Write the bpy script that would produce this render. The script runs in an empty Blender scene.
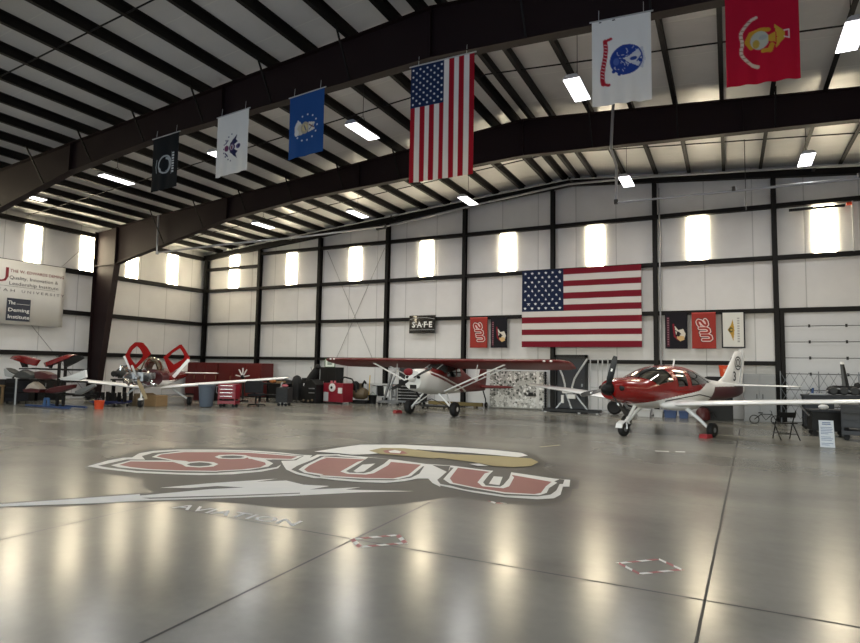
import bpy, math, random
import numpy as np
from mathutils import Vector, Matrix, geometry

K = 1.16            # the hangar was measured in units of 1.16 m
SC = bpy.context.scene
COL = SC.collection
random.seed(7)

# ------------------------------------------------------------------ materials
def lin(c):
    if isinstance(c, str):
        c = [int(c[i:i + 2], 16) / 255 for i in (0, 2, 4)]
    return tuple((x / 12.92 if x <= .04045 else ((x + .055) / 1.055) ** 2.4) for x in c)

MATS = {}
def mat(name, color, rough=.5, metal=0., emit=None, strength=0., noise=0., nscale=6., bump=0., bscale=20., spec=.5, coat=0., alpha=1., trans=0.):
    if name in MATS:
        return MATS[name]
    m = bpy.data.materials.new(name)
    m.use_nodes = True
    nt = m.node_tree
    b = nt.nodes['Principled BSDF']
    c = lin(color)
    b.inputs['Base Color'].default_value = (*c, 1)
    b.inputs['Roughness'].default_value = rough
    b.inputs['Metallic'].default_value = metal
    b.inputs['Specular IOR Level'].default_value = spec
    b.inputs['Coat Weight'].default_value = coat
    b.inputs['Transmission Weight'].default_value = trans
    b.inputs['Alpha'].default_value = alpha
    if emit:
        b.inputs['Emission Color'].default_value = (*lin(emit), 1)
        b.inputs['Emission Strength'].default_value = strength
    if noise or bump:
        tc = nt.nodes.new('ShaderNodeTexCoord')
        n = nt.nodes.new('ShaderNodeTexNoise')
        n.inputs['Scale'].default_value = nscale
        n.inputs['Detail'].default_value = 4
        nt.links.new(tc.outputs['Object'], n.inputs['Vector'])
        if noise:
            mr = nt.nodes.new('ShaderNodeMapRange')
            mr.inputs['To Min'].default_value = 1 - noise
            mr.inputs['To Max'].default_value = 1 + noise
            nt.links.new(n.outputs['Fac'], mr.inputs['Value'])
            hv = nt.nodes.new('ShaderNodeHueSaturation')
            hv.inputs['Color'].default_value = (*c, 1)
            nt.links.new(mr.outputs['Result'], hv.inputs['Value'])
            nt.links.new(hv.outputs['Color'], b.inputs['Base Color'])
        if bump:
            n2 = nt.nodes.new('ShaderNodeTexNoise')
            n2.inputs['Scale'].default_value = bscale
            n2.inputs['Detail'].default_value = 3
            nt.links.new(tc.outputs['Object'], n2.inputs['Vector'])
            bp = nt.nodes.new('ShaderNodeBump')
            bp.inputs['Strength'].default_value = bump
            bp.inputs['Distance'].default_value = .02
            nt.links.new(n2.outputs['Fac'], bp.inputs['Height'])
            nt.links.new(bp.outputs['Normal'], b.inputs['Normal'])
    MATS[name] = m
    return m

def vcol_mat(name, rough=.8, spec=.2):
    if name in MATS:
        return MATS[name]
    m = mat(name, (.5, .5, .5), rough, spec=spec)
    nt = m.node_tree
    a = nt.nodes.new('ShaderNodeAttribute')
    a.attribute_name = 'design'
    nt.links.new(a.outputs['Color'], nt.nodes['Principled BSDF'].inputs['Base Color'])
    return m

def tune(m, fn):
    fn(m.node_tree, m.node_tree.nodes['Principled BSDF'])
    return m

# ------------------------------------------------------------------ mesh builder
class MB:
    def __init__(self):
        self.v = []; self.f = []; self.mi = []; self.m = 0
    def face(self, ids):
        self.f.append(tuple(ids)); self.mi.append(self.m)
    def add(self, verts, faces):
        b = len(self.v)
        self.v.extend([tuple(x) for x in verts])
        for f in faces:
            self.face([b + i for i in f])
        return self
    def box(self, x0, x1, y0, y1, z0, z1):
        v = [(x, y, z) for z in (z0, z1) for y in (y0, y1) for x in (x0, x1)]
        return self.add(v, [(0, 2, 3, 1), (4, 5, 7, 6), (0, 1, 5, 4), (2, 6, 7, 3), (0, 4, 6, 2), (1, 3, 7, 5)])
    def obox(self, c, size, rot=(0, 0, 0)):
        from mathutils import Euler
        M = Euler(rot).to_matrix(); c = Vector(c)
        v = [c + M @ Vector((x * size[0] / 2, y * size[1] / 2, z * size[2] / 2)) for z in (-1, 1) for y in (-1, 1) for x in (-1, 1)]
        return self.add(v, [(0, 2, 3, 1), (4, 5, 7, 6), (0, 1, 5, 4), (2, 6, 7, 3), (0, 4, 6, 2), (1, 3, 7, 5)])
    def tube(self, pts, r, n=8, caps=True):
        pts = [Vector(p) for p in pts]
        rs = r if isinstance(r, (list, tuple)) else [r] * len(pts)
        b = len(self.v); up = None
        for i, p in enumerate(pts):
            t = ((pts[min(i + 1, len(pts) - 1)] - p).normalized() + (p - pts[max(i - 1, 0)]).normalized())
            t = t.normalized() if t.length > 1e-6 else Vector((0, 0, 1))
            if up is None:
                up = Vector((0, 0, 1)) if abs(t.z) < .9 else Vector((1, 0, 0))
            s = t.cross(up).normalized(); up = s.cross(t).normalized()
            for k in range(n):
                a = 2 * math.pi * k / n
                self.v.append(tuple(p + (s * math.cos(a) + up * math.sin(a)) * rs[i]))
        for i in range(len(pts) - 1):
            for k in range(n):
                self.face((b + i * n + k, b + i * n + (k + 1) % n, b + (i + 1) * n + (k + 1) % n, b + (i + 1) * n + k))
        if caps:
            self.face([b + k for k in range(n)][::-1]); self.face([b + (len(pts) - 1) * n + k for k in range(n)])
        return self
    def bar(self, p0, p1, w, h=None):
        """a square bar from p0 to p1"""
        h = h or w
        p0, p1 = Vector(p0), Vector(p1); t = (p1 - p0).normalized()
        up = Vector((0, 0, 1)) if abs(t.z) < .95 else Vector((0, 1, 0))
        s = t.cross(up).normalized(); up = s.cross(t)
        v = [p + s * a * w / 2 + up * c * h / 2 for p in (p0, p1) for a, c in ((-1, -1), (1, -1), (1, 1), (-1, 1))]
        return self.add(v, [(0, 1, 2, 3), (7, 6, 5, 4), (0, 4, 5, 1), (1, 5, 6, 2), (2, 6, 7, 3), (3, 7, 4, 0)])
    def lathe(self, prof, c=(0, 0, 0), n=20, axis='z'):
        b = len(self.v); c = Vector(c)
        for r, h in prof:
            for k in range(n):
                a = 2 * math.pi * k / n
                p = (r * math.cos(a), r * math.sin(a), h)
                if axis == 'x': p = (p[2], p[0], p[1])
                if axis == 'y': p = (p[0], p[2], p[1])
                self.v.append(tuple(c + Vector(p)))
        for i in range(len(prof) - 1):
            for k in range(n):
                self.face((b + i * n + k, b + i * n + (k + 1) % n, b + (i + 1) * n + (k + 1) % n, b + (i + 1) * n + k))
        self.face([b + k for k in range(n)][::-1]); self.face([b + (len(prof) - 1) * n + k for k in range(n)])
        return self
    def ellip(self, c, r, n=16, m=10):
        prof = [(max(1e-4, math.sin(math.pi * i / m)), -math.cos(math.pi * i / m)) for i in range(m + 1)]
        b = len(self.v)
        self.lathe(prof, (0, 0, 0), n)
        for i in range(b, len(self.v)):
            x, y, z = self.v[i]
            self.v[i] = (c[0] + x * r[0], c[1] + y * r[1], c[2] + z * r[2])
        return self
    def rings(self, rings, closed=True, caps=True):
        b = len(self.v); n = len(rings[0])
        for r in rings: self.v.extend([tuple(p) for p in r])
        for i in range(len(rings) - 1):
            for k in range(n if closed else n - 1):
                self.face((b + i * n + k, b + i * n + (k + 1) % n, b + (i + 1) * n + (k + 1) % n, b + (i + 1) * n + k))
        if caps and closed:
            self.face([b + k for k in range(n)][::-1]); self.face([b + (len(rings) - 1) * n + k for k in range(n)])
        return self
    def prism(self, poly, h0, h1, plane='xz'):
        """polygon in a plane, extruded along the third axis"""
        def P(p, h):
            return {'xz': (p[0], h, p[1]), 'yz': (h, p[0], p[1]), 'xy': (p[0], p[1], h)}[plane]
        b = len(self.v); n = len(poly)
        self.v.extend([P(p, h0) for p in poly] + [P(p, h1) for p in poly])
        tris = geometry.tessellate_polygon([[Vector((p[0], p[1], 0)) for p in poly]])
        for t in tris:
            self.face([b + i for i in t]); self.face([b + n + i for i in t[::-1]])
        for i in range(n):
            j = (i + 1) % n
            self.face((b + i, b + j, b + n + j, b + n + i))
        return self
    def flat(self, poly, z=0.):
        b = len(self.v)
        self.v.extend([(p[0], p[1], z) for p in poly])
        for t in geometry.tessellate_polygon([[Vector((p[0], p[1], 0)) for p in poly]]):
            a, c, d = [Vector(self.v[b + i]) for i in t]
            t = t if (c - a).cross(d - a).z > 0 else t[::-1]
            self.face([b + i for i in t])
        return self
    def text(self, body, size, org, right, up, align='LEFT', extrude=.0, offset=0., width=None):
        """lettering: right and up are unit vectors, org the baseline start (or its centre)"""
        cu = bpy.data.curves.new('lettering', 'FONT')
        cu.body = body; cu.size = 1; cu.align_x = align; cu.extrude = 0; cu.offset = offset; cu.resolution_u = 2
        o = bpy.data.objects.new('lettering', cu); COL.objects.link(o)
        bpy.context.view_layer.update()
        me = o.evaluated_get(bpy.context.evaluated_depsgraph_get()).to_mesh()
        vs = [v.co.copy() for v in me.vertices]; fs = [tuple(p.vertices) for p in me.polygons]
        bpy.data.objects.remove(o); bpy.data.curves.remove(cu)
        sx = size
        if width and vs:
            w = max(v.x for v in vs) - min(v.x for v in vs)
            sx = width / w
        R, U, O = Vector(right), Vector(up), Vector(org)
        N = R.cross(U).normalized() * extrude
        return self.add([O + R * v.x * sx + U * v.y * size + N for v in vs], fs)
    def build(self, name, mats, parent=None, k=K, smooth=None, bevel=0., label=None, cat=None, group=None, kind=None, loc=(0, 0, 0), rot=None, recalc=True):
        me = bpy.data.meshes.new(name)
        me.from_pydata([(x * k, y * k, z * k) for x, y, z in self.v], [], self.f)
        for m in (mats if isinstance(mats, (list, tuple)) else [mats]):
            me.materials.append(m)
        me.polygons.foreach_set('material_index', self.mi)
        if recalc:
            import bmesh
            bm = bmesh.new(); bm.from_mesh(me); bmesh.ops.recalc_face_normals(bm, faces=bm.faces); bm.to_mesh(me); bm.free()
        if smooth:
            me.polygons.foreach_set('use_smooth', [True] * len(me.polygons))
            me.set_sharp_from_angle(angle=math.radians(smooth))
        me.update()
        o = bpy.data.objects.new(name, me); COL.objects.link(o)
        o.location = [c * k for c in loc]
        if rot: o.rotation_euler = rot
        if bevel:
            md = o.modifiers.new('edge', 'BEVEL'); md.width = bevel * k; md.segments = 2; md.limit_method = 'ANGLE'; md.angle_limit = math.radians(50)
        if parent is not None: o.parent = parent
        tag(o, label, cat, group, kind)
        return o

def tag(o, label=None, cat=None, group=None, kind=None):
    if label: o['label'] = label
    if cat: o['category'] = cat
    if group: o['group'] = group
    if kind: o['kind'] = kind
    return o

def thing(name, label, cat, loc=(0, 0, 0), rz=0., group=None):
    o = bpy.data.objects.new(name, None); COL.objects.link(o)
    o.empty_display_size = .2
    o.location = [c * K for c in loc]; o.rotation_euler = (0, 0, rz)
    return tag(o, label, cat, group)

def dup(root, loc, rz=None, label=None, name=None):
    r = root.copy(); COL.objects.link(r); r.location = [c * K for c in loc]
    if rz is not None: r.rotation_euler = (0, 0, rz)
    if label: r['label'] = label
    for ch in list(root.children):
        c = ch.copy(); COL.objects.link(c); c.parent = r
        for g in list(ch.children):
            d = g.copy(); COL.objects.link(d); d.parent = c
    return r

# ------------------------------------------------------------------ palette
STEEL = mat('dark_painted_steel', '0d0b0b', .6, noise=.12, nscale=3, spec=.25)
FRAME = mat('maroon_primer_steel', '1d0f11', .6, noise=.12, nscale=1.5, spec=.25)
WHITE = mat('white_paint', 'e9e9e8', .25, coat=.3)
WHITE2 = mat('dull_white_paint', 'd2d2d0', .45)
RED = mat('aircraft_red_paint', '7d0d0b', .25, coat=.4)
DRED = mat('deep_red_fabric', '5e0f0c', .45)
DARKRED = mat('dark_maroon_paint', '470a0f', .4)
BLACK = mat('black_rubber', '0a0a0b', .75)
BLACKM = mat('black_metal', '0c0c0d', .5, spec=.3)
DGREY = mat('dark_grey_metal', '202123', .55)
GREY = mat('grey_metal', '808284', .4, metal=.6)
LGREY = mat('light_grey_paint', 'b4b5b5', .5)
CHROME = mat('bright_metal', 'c9cbcd', .2, metal=1.)
GLASS = mat('dark_tinted_glass', '0d1012', .05, spec=.8, coat=1.)
TAN = mat('tan_cardboard', '8a6f4d', .8, noise=.1)
OLIVE = mat('olive_brown_paint', '5b4d38', .5, noise=.15)
BLUE = mat('blue_plastic', '22406f', .5)
NAVY = mat('navy_paint', '0f131c', .5)
SLATE = mat('slate_blue_plastic', '4c5663', .6)
CRIMSON = mat('crimson_tool_paint', '7e1224', .4)
ORANGE = mat('orange_plastic', 'd2481f', .5)
FOAM = mat('grey_composite', '4b4b49', .7, noise=.2, nscale=8)
PINK = mat('pink_rag', 'c06a72', .8)
YELLOW = mat('yellow_plastic', 'c9a51e', .5)

LAMP_W = 110.; SKY = .8; EXPO = .30
# ------------------------------------------------------------------ the hangar shell
RX, EZ, SL = -5.37, 9.05, .0833          # ridge line, underside height of the purlins at the ridge, roof slope
XL = -25.2; XR = 2 * RX - XL              # inner faces of the side girts
YB = 22.83; YF = -8.1
def roofz(x): return EZ - SL * abs(x - RX)

def floor_nodes(nt, b):
    N = nt.nodes.new; L = nt.links.new
    tc = N('ShaderNodeTexCoord')
    mp = N('ShaderNodeMapping'); mp.inputs['Scale'].default_value = (.5, .9, 1)
    n1 = N('ShaderNodeTexNoise'); n1.inputs['Scale'].default_value = .45; n1.inputs['Detail'].default_value = 5; n1.inputs['Roughness'].default_value = .5
    n2 = N('ShaderNodeTexNoise'); n2.inputs['Scale'].default_value = 9; n2.inputs['Detail'].default_value = 5
    L(tc.outputs['Object'], mp.inputs['Vector']); L(mp.outputs['Vector'], n1.inputs['Vector']); L(tc.outputs['Object'], n2.inputs['Vector'])
    cr = N('ShaderNodeValToRGB')
    e = cr.color_ramp.elements
    e[0].position = .30; e[0].color = (*lin('72716a'), 1)
    e[1].position = .72; e[1].color = (*lin('96948a'), 1)
    L(n1.outputs['Fac'], cr.inputs['Fac'])
    mx = N('ShaderNodeMixRGB'); mx.blend_type = 'MULTIPLY'; mx.inputs['Fac'].default_value = .16
    L(cr.outputs['Color'], mx.inputs['Color1']); L(n2.outputs['Fac'], mx.inputs['Color2'])
    L(mx.outputs['Color'], b.inputs['Base Color'])
    mr = N('ShaderNodeMapRange'); mr.inputs['From Min'].default_value = .3; mr.inputs['From Max'].default_value = .7
    mr.inputs['To Min'].default_value = .20; mr.inputs['To Max'].default_value = .27
    L(n1.outputs['Fac'], mr.inputs['Value']); L(mr.outputs['Result'], b.inputs['Roughness'])
    n3 = N('ShaderNodeTexNoise'); n3.inputs['Scale'].default_value = 1.6; n3.inputs['Detail'].default_value = 2
    L(tc.outputs['Object'], n3.inputs['Vector'])
    bp = N('ShaderNodeBump'); bp.inputs['Strength'].default_value = .03; bp.inputs['Distance'].default_value = .02
    L(n3.outputs['Fac'], bp.inputs['Height']); L(bp.outputs['Normal'], b.inputs['Normal'])
FLOORM = tune(mat('sealed_concrete', '7c7b72', .28, spec=.28), floor_nodes)

def quilt_nodes(axis, period, offset, base, seam, wob=.5):
    """vinyl faced insulation: thin darker seams every PERIOD along AXIS and soft billows"""
    def fn(nt, b):
        N = nt.nodes.new; L = nt.links.new
        tc = N('ShaderNodeTexCoord'); sp = N('ShaderNodeSeparateXYZ')
        L(tc.outputs['Object'], sp.inputs['Vector'])
        a = N('ShaderNodeMath'); a.operation = 'ADD'; a.inputs[1].default_value = -offset * K + 200 * period * K
        L(sp.outputs[axis], a.inputs[0])
        d = N('ShaderNodeMath'); d.operation = 'DIVIDE'; d.inputs[1].default_value = period * K; L(a.outputs[0], d.inputs[0])
        f = N('ShaderNodeMath'); f.operation = 'FRACT'; L(d.outputs[0], f.inputs[0])
        p = N('ShaderNodeMath'); p.operation = 'PINGPONG'; p.inputs[1].default_value = .5; L(f.outputs[0], p.inputs[0])
        cr = N('ShaderNodeValToRGB'); e = cr.color_ramp.elements
        e[0].position = 0; e[0].color = (*lin(seam), 1); e[1].position = .016; e[1].color = (*lin(base), 1)
        L(p.outputs[0], cr.inputs['Fac'])
        ns = N('ShaderNodeTexNoise'); ns.inputs['Scale'].default_value = 1.4; ns.inputs['Detail'].default_value = 4
        L(tc.outputs['Object'], ns.inputs['Vector'])
        mr = N('ShaderNodeMapRange'); mr.inputs['To Min'].default_value = .9; mr.inputs['To Max'].default_value = 1.06
        L(ns.outputs['Fac'], mr.inputs['Value'])
        hv = N('ShaderNodeHueSaturation'); L(cr.outputs['Color'], hv.inputs['Color']); L(mr.outputs['Result'], hv.inputs['Value'])
        L(hv.outputs['Color'], b.inputs['Base Color'])
        sn = N('ShaderNodeMath'); sn.operation = 'POWER'; sn.inputs[1].default_value = .3; L(p.outputs[0], sn.inputs[0])
        ad = N('ShaderNodeMath'); ad.operation = 'ADD'; L(sn.outputs[0], ad.inputs[0])
        m2 = N('ShaderNodeMath'); m2.operation = 'MULTIPLY'; m2.inputs[1].default_value = wob; L(ns.outputs['Fac'], m2.inputs[0]); L(m2.outputs[0], ad.inputs[1])
        bp = N('ShaderNodeBump'); bp.inputs['Strength'].default_value = .5; bp.inputs['Distance'].default_value = .06
        L(ad.outputs[0], bp.inputs['Height']); L(bp.outputs['Normal'], b.inputs['Normal'])
    return fn
WALLX = tune(mat('white_vinyl_wall_x', 'c9c9c9', .5, spec=.3), quilt_nodes('X', 1.525, -5.27, 'd6d6d6', 'a8a8a9'))
WALLY = tune(mat('white_vinyl_wall_y', 'c9c9c9', .5, spec=.3), quilt_nodes('Y', 1.525, 16.0, 'd6d6d6', 'a8a8a9'))
ROOFM = tune(mat('white_vinyl_roof', 'b5b5b5', .36, spec=.5), quilt_nodes('Y', 1.525, .6, 'd2d2d1', 'e0e0dc', 1.2))

def struct(mb, name, m, label, cat, group=None, **kw):
    return mb.build(name, m, label=label, cat=cat, group=group, kind='structure', **kw)

struct(MB().box(XL - .2, XR + .2, YF - .3, YB + .25, -.3, 0), 'floor', FLOORM, 'polished grey concrete hangar floor', 'floor')
struct(MB().box(-70, 60, -80, YF - .3, -.32, -.02), 'ground', mat('apron_concrete', '9a9892', .8, noise=.1, nscale=.5), 'pale concrete apron outside the open hangar door', 'ground')
def gable(y0, y1):
    zt = roofz(RX) + .25
    return [(XL - .2, 0), (XR + .2, 0), (XR + .2, roofz(XR + .2) + .22), (RX, zt), (XL - .2, roofz(XL - .2) + .22)]
struct(MB().prism(gable(0, 0), YB + .22, YB + .4), 'wall_back', WALLX, 'white insulated rear gable wall behind the aircraft', 'wall')
struct(MB().box(XL - .4, XL - .2, YF, YB + .4, 0, roofz(XL) + .2), 'wall_left', WALLY, 'white insulated side wall carrying the university banner', 'wall')
struct(MB().box(XR + .2, XR + .4, YF, YB + .4, 0, roofz(XR) + .2), 'wall_right', WALLY, 'white insulated side wall opposite the banner', 'wall')
DX0, DX1, DZ = -19.5, 9.0, 5.6        # the open main door behind the camera
fw = MB()
fw.prism([(XL - .2, 0), (DX0, 0), (DX0, DZ), (DX1, DZ), (DX1, 0), (XR + .2, 0), (XR + .2, roofz(XR) + .22), (RX, roofz(RX) + .22), (XL - .2, roofz(XL) + .22)], YF - .2, YF)
struct(fw, 'wall_front', WALLX, 'front wall around the open main hangar door', 'wall')
rf = MB()
rf.prism([(XL - .4, roofz(XL - .4) + .2), (RX, roofz(RX) + .2), (XR + .4, roofz(XR + .4) + .2), (XR + .4, roofz(XR + .4) + .35), (RX, roofz(RX) + .35), (XL - .4, roofz(XL - .4) + .35)], YF - .2, YB + .4)
struct(rf, 'ceiling', ROOFM, 'white insulated roof lining above the dark purlins', 'ceiling')

# floor joints
JM = mat('joint_sealant', '1f1e1b', .6)
def joint(p, q, lab, w=.018):
    p, q = Vector((*p, 0)), Vector((*q, 0)); s = (q - p).normalized().cross(Vector((0, 0, 1))) * w / 2
    mb = MB().add([p - s + Vector((0, 0, .001)), p + s + Vector((0, 0, .001)), q + s + Vector((0, 0, .001)), q - s + Vector((0, 0, .001))], [(0, 1, 2, 3)])
    struct(mb, 'floor_joint', JM, lab, 'floor joint', recalc=False)
joint((-.31, .5), (.25, 19), 'long saw-cut joint running from the camera to the low-wing aircraft', .02)
joint((-2.95, .5), (-3.2, 6.4), 'saw-cut joint running up to the painted emblem', .022)
joint((-5.83, 1), (-5.83, 4.8), 'saw-cut joint under the white streak of the emblem')
joint((-5.6, 4.70), (3.5, 4.71), 'cross joint through the nearer tape squares', .022)
joint((-2.0, 7.98), (4, 8.03), 'faint cross joint beyond the tape squares', .007)

# main frames
def frame_poly():
    low = [(-23.78, 5.84), (-17.3, 7.18), (-13.5, 7.58), (RX, 7.93)]
    low = low + [(2 * RX - x, z) for x, z in low[-2::-1]]
    top = [(-23.78, roofz(-23.78)), (RX, roofz(RX)), (2 * RX + 23.78, roofz(-23.78))]
    return low, top
def flange(mb, pts, y, w, t):
    for (x0, z0), (x1, z1) in zip(pts[:-1], pts[1:]):
        mb.add([(x0, y - w / 2, z0), (x1, y - w / 2, z1), (x1, y + w / 2, z1), (x0, y + w / 2, z0),
                (x0, y - w / 2, z0 + t), (x1, y - w / 2, z1 + t), (x1, y + w / 2, z1 + t), (x0, y + w / 2, z0 + t)],
               [(0, 3, 2, 1), (4, 5, 6, 7), (0, 1, 5, 4), (1, 2, 6, 5), (2, 3, 7, 6), (3, 0, 4, 7)])
ORD = {16.65: 'second main frame, nearer the rear wall', 10.5: 'first main frame, the one the flags hang from', 4.35: 'main frame overhead', -1.8: 'main frame behind the camera'}
for y in (16.65, 10.5, 4.35, -1.8):
    low, top = frame_poly()
    mb = MB()
    mb.prism(low + top[::-1], y - .012, y + .012)
    flange(mb, low, y, .24, .02)
    flange(mb, [(x, z - .02) for x, z in top], y, .24, .02)
    for sx in (-17.3, -11.2, RX, 2 * RX + 11.2, 2 * RX + 17.3):      # splice plates and stiffeners
        zl = np.interp(sx, [p[0] for p in low], [p[1] for p in low])
        mb.box(sx - .012, sx + .012, y - .11, y + .11, zl, roofz(sx) - .01)
    struct(mb, 'rafter_beam', FRAME, 'deep tapered steel rafter of the ' + ORD[y], 'beam')
    for s in (0, 1):
        if s and y < 10: pass
        fx = (lambda x: x) if s == 0 else (lambda x: 2 * RX - x)
        mb = MB()
        zt = roofz(-25.2)
        mb.prism([(fx(x), z) for x, z in [(-25.2, 0), (-24.6, 0), (-23.78, 5.84), (-23.78, roofz(-23.78) - .02), (-25.2, zt - .02)]], y - .012, y + .012)
        a, c = sorted((fx(-25.2), fx(-25.18))); mb.box(a, c, y - .14, y + .14, 0, zt - .02)
        mb.add([(fx(p[0]), y + d, p[1]) for p in [(-24.6, 0), (-23.78, 5.84), (-23.76, 5.84), (-24.58, 0)] for d in (-.14, .14)],
               [(0, 1, 3, 2), (4, 5, 7, 6), (2, 3, 5, 4), (0, 6, 7, 1), (0, 2, 4, 6), (1, 7, 5, 3)])
        a, c = sorted((fx(-23.79), fx(-23.77))); mb.box(a, c, y - .14, y + .14, 5.84, roofz(-23.78) - .03)
        mb.box(*sorted((fx(-25.2), fx(-23.78))), y - .12, y + .12, 5.83, 5.85)
        mb.box(*sorted((fx(-25.25), fx(-24.5))), y - .18, y + .18, 0, .025)
        struct(mb, 'steel_column', FRAME, 'tapered steel column of the ' + ORD[y] + (' on the banner wall' if s == 0 else ' on the opposite wall'), 'column')

# rear gable frame: sloping rafter, posts and girts
mb = MB()
for s in (0, 1):
    fx = (lambda x: x) if s == 0 else (lambda x: 2 * RX - x)
    mb.prism([(fx(x), z) for x, z in [(XL - .15, roofz(XL - .15) - .25), (RX, roofz(RX) - .25), (RX, roofz(RX)), (XL - .15, roofz(XL - .15))]], YB - .02, YB + .0)
    flange(mb, [(fx(XL - .15), roofz(XL) - .26), (RX, roofz(RX) - .25)], YB, .2, .015)
    flange(mb, [(fx(XL - .15), roofz(XL) - .02), (RX, roofz(RX) - .02)], YB, .2, .015)
struct(mb, 'rafter_beam', STEEL, 'shallow steel rafter along the top of the rear wall', 'beam')
cols = [XL + .03] + [XL + 3.81 * i for i in range(1, 11)]
ordn = ['corner', 'second', 'third', 'fourth', 'fifth', 'sixth', 'seventh', 'eighth', 'ninth', 'tenth', 'eleventh']
for i, x in enumerate(cols):
    if x > XR: continue
    mb = MB()
    zt = roofz(x) - .25
    w = .075
    mb.box(x - w, x + w, YB - .06, YB - .045, 0, zt); mb.box(x - w, x + w, YB + .16, YB + .175, 0, zt); mb.box(x - .01, x + .01, YB - .05, YB + .17, 0, zt)
    mb.box(x - .14, x + .14, YB - .1, YB + .19, 0, .02)
    struct(mb, 'steel_column', STEEL, f'dark steel wall post on the rear wall, {ordn[i]} from the banner-side corner', 'column')
gz = [('lowest', 1.91), ('second lowest', 3.69), ('window sill level', 5.48), ('window head level', 7.26)]
def girt_x(x0, x1, z):
    mb = MB(); mb.box(x0, x1, YB, YB + .012, z - .07, z + .07); mb.box(x0, x1, YB, YB + .2, z - .07, z - .06); mb.box(x0, x1, YB, YB + .2, z + .06, z + .07)
    return mb
D0, D1 = 1.68, 5.34                     # overhead door
for n, z in gz:
    x0, x1 = XL - .1, XR + .1
    if n == 'lowest':
        struct(girt_x(XL - .1, -6.1, z), 'steel_girt', STEEL, 'lowest dark girt on the rear wall between corner and dark doorway', 'girt')
        struct(girt_x(-4.85, 1.5, z), 'steel_girt', STEEL, 'lowest dark girt on the rear wall between doorway and overhead door', 'girt')
        struct(girt_x(5.5, XR, z), 'steel_girt', STEEL, 'lowest dark girt on the rear wall past the overhead door', 'girt')
    elif n == 'window head level':
        struct(girt_x(XL - .1, cols[1], 6.64), 'steel_girt', STEEL, 'short upper girt crossing the corner window of the rear wall', 'girt')
        struct(girt_x(cols[1], XR - 3.8, z), 'steel_girt', STEEL, 'long dark girt at window head level on the rear wall', 'girt')
    else:
        struct(girt_x(x0, x1, z), 'steel_girt', STEEL, f'long dark girt on the rear wall, {n}', 'girt')
def girt_y(y0, y1, z, s):
    mb = MB()
    a = (XL - .012, XL) if s == 0 else (XR, XR + .012); c = (XL - .2, XL) if s == 0 else (XR, XR + .2)
    mb.box(*a, y0, y1, z - .09, z + .09); mb.box(*c, y0, y1, z - .09, z - .078); mb.box(*c, y0, y1, z + .078, z + .09)
    return mb
for s in (0, 1):
    side = 'banner wall' if s == 0 else 'wall opposite the banner'
    for n, z in gz[:3] + [('eave strut', 7.22)]:
        struct(girt_y(YF, YB, z, s), 'steel_girt', STEEL, f'dark girt on the {side}, {n}', 'girt')

# roof purlins
offs = [.26, .9] + [.9 + 1.12 * i for i in range(1, 17)]
for s in (-1, 1):
    for i, d in enumerate(offs):
        x = RX + s * d; z = roofz(x)
        mb = MB()
        mb.box(x - .012, x + .012, YF, YB + .2, z, z + .22); mb.box(x - .09, x + .01, YF, YB + .2, z - .004, z + .01); mb.box(x - .01, x + .09, YF, YB + .2, z + .2, z + .22)
        struct(mb, 'roof_purlin', STEEL, 'dark steel purlin running under the roof lining from front to rear', 'purlin', 'roof purlins')
# bridging rods under the purlins at mid bay
for y, nm in ((7.4, 'bay nearest the camera'), (13.6, 'bay between the two main frames'), (19.75, 'bay beside the rear wall')):
    mb = MB().tube([(XL, y, roofz(XL) + .02), (RX, y, roofz(RX) + .02), (XR, y, roofz(XR) + .02)], .018, 6)
    struct(mb, 'bridging_rod', BLACKM, 'thin dark rod crossing the purlins in the ' + nm, 'rod')
# flange braces of the two main frames in view
for y in (10.5, 16.65):
    low, top = frame_poly()
    for s in (-1, 1):
        for i in range(2, len(offs) - 2, 2):
            x = RX + s * offs[i]
            zl = float(np.interp(x, [p[0] for p in low], [p[1] for p in low]))
            for d in (-1, 1):
                mb = MB().bar((x + .02, y + d * .05, zl + .05), (x + .02, y + d * (roofz(x) - zl) * .62, roofz(x) + .03), .035)
                struct(mb, 'flange_brace', STEEL, 'thin steel brace from rafter flange up to a purlin', 'brace', 'flange braces of the main frames')
# cable cross-brace on the rear wall, third bay
CAB = mat('brace_cable', '8b8b8b', .4, metal=.8)
struct(MB().tube([(-17.2, YB + .1, 7.1), (-14.5, YB + .1, 1.95)], .012, 6), 'brace_cable', CAB, 'cross-brace cable falling towards the high-wing aircraft on rear wall', 'cable')
struct(MB().tube([(-14.0, YB + .13, 7.0), (-16.5, YB + .13, 1.95)], .012, 6), 'brace_cable', CAB, 'cross-brace cable rising towards the high-wing aircraft on rear wall', 'cable')
struct(MB().tube([(XL - .05, 10.6, .4), (XL - .05, 16.4, 7.0)], .012, 6), 'brace_cable', CAB, 'brace cable running behind the university banner', 'cable')
struct(MB().tube([(XL - .05, 16.4, .4), (XL - .05, 10.6, 7.0)], .012, 6), 'brace_cable', CAB, 'brace cable showing below the university banner towards the column', 'cable')

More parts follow.
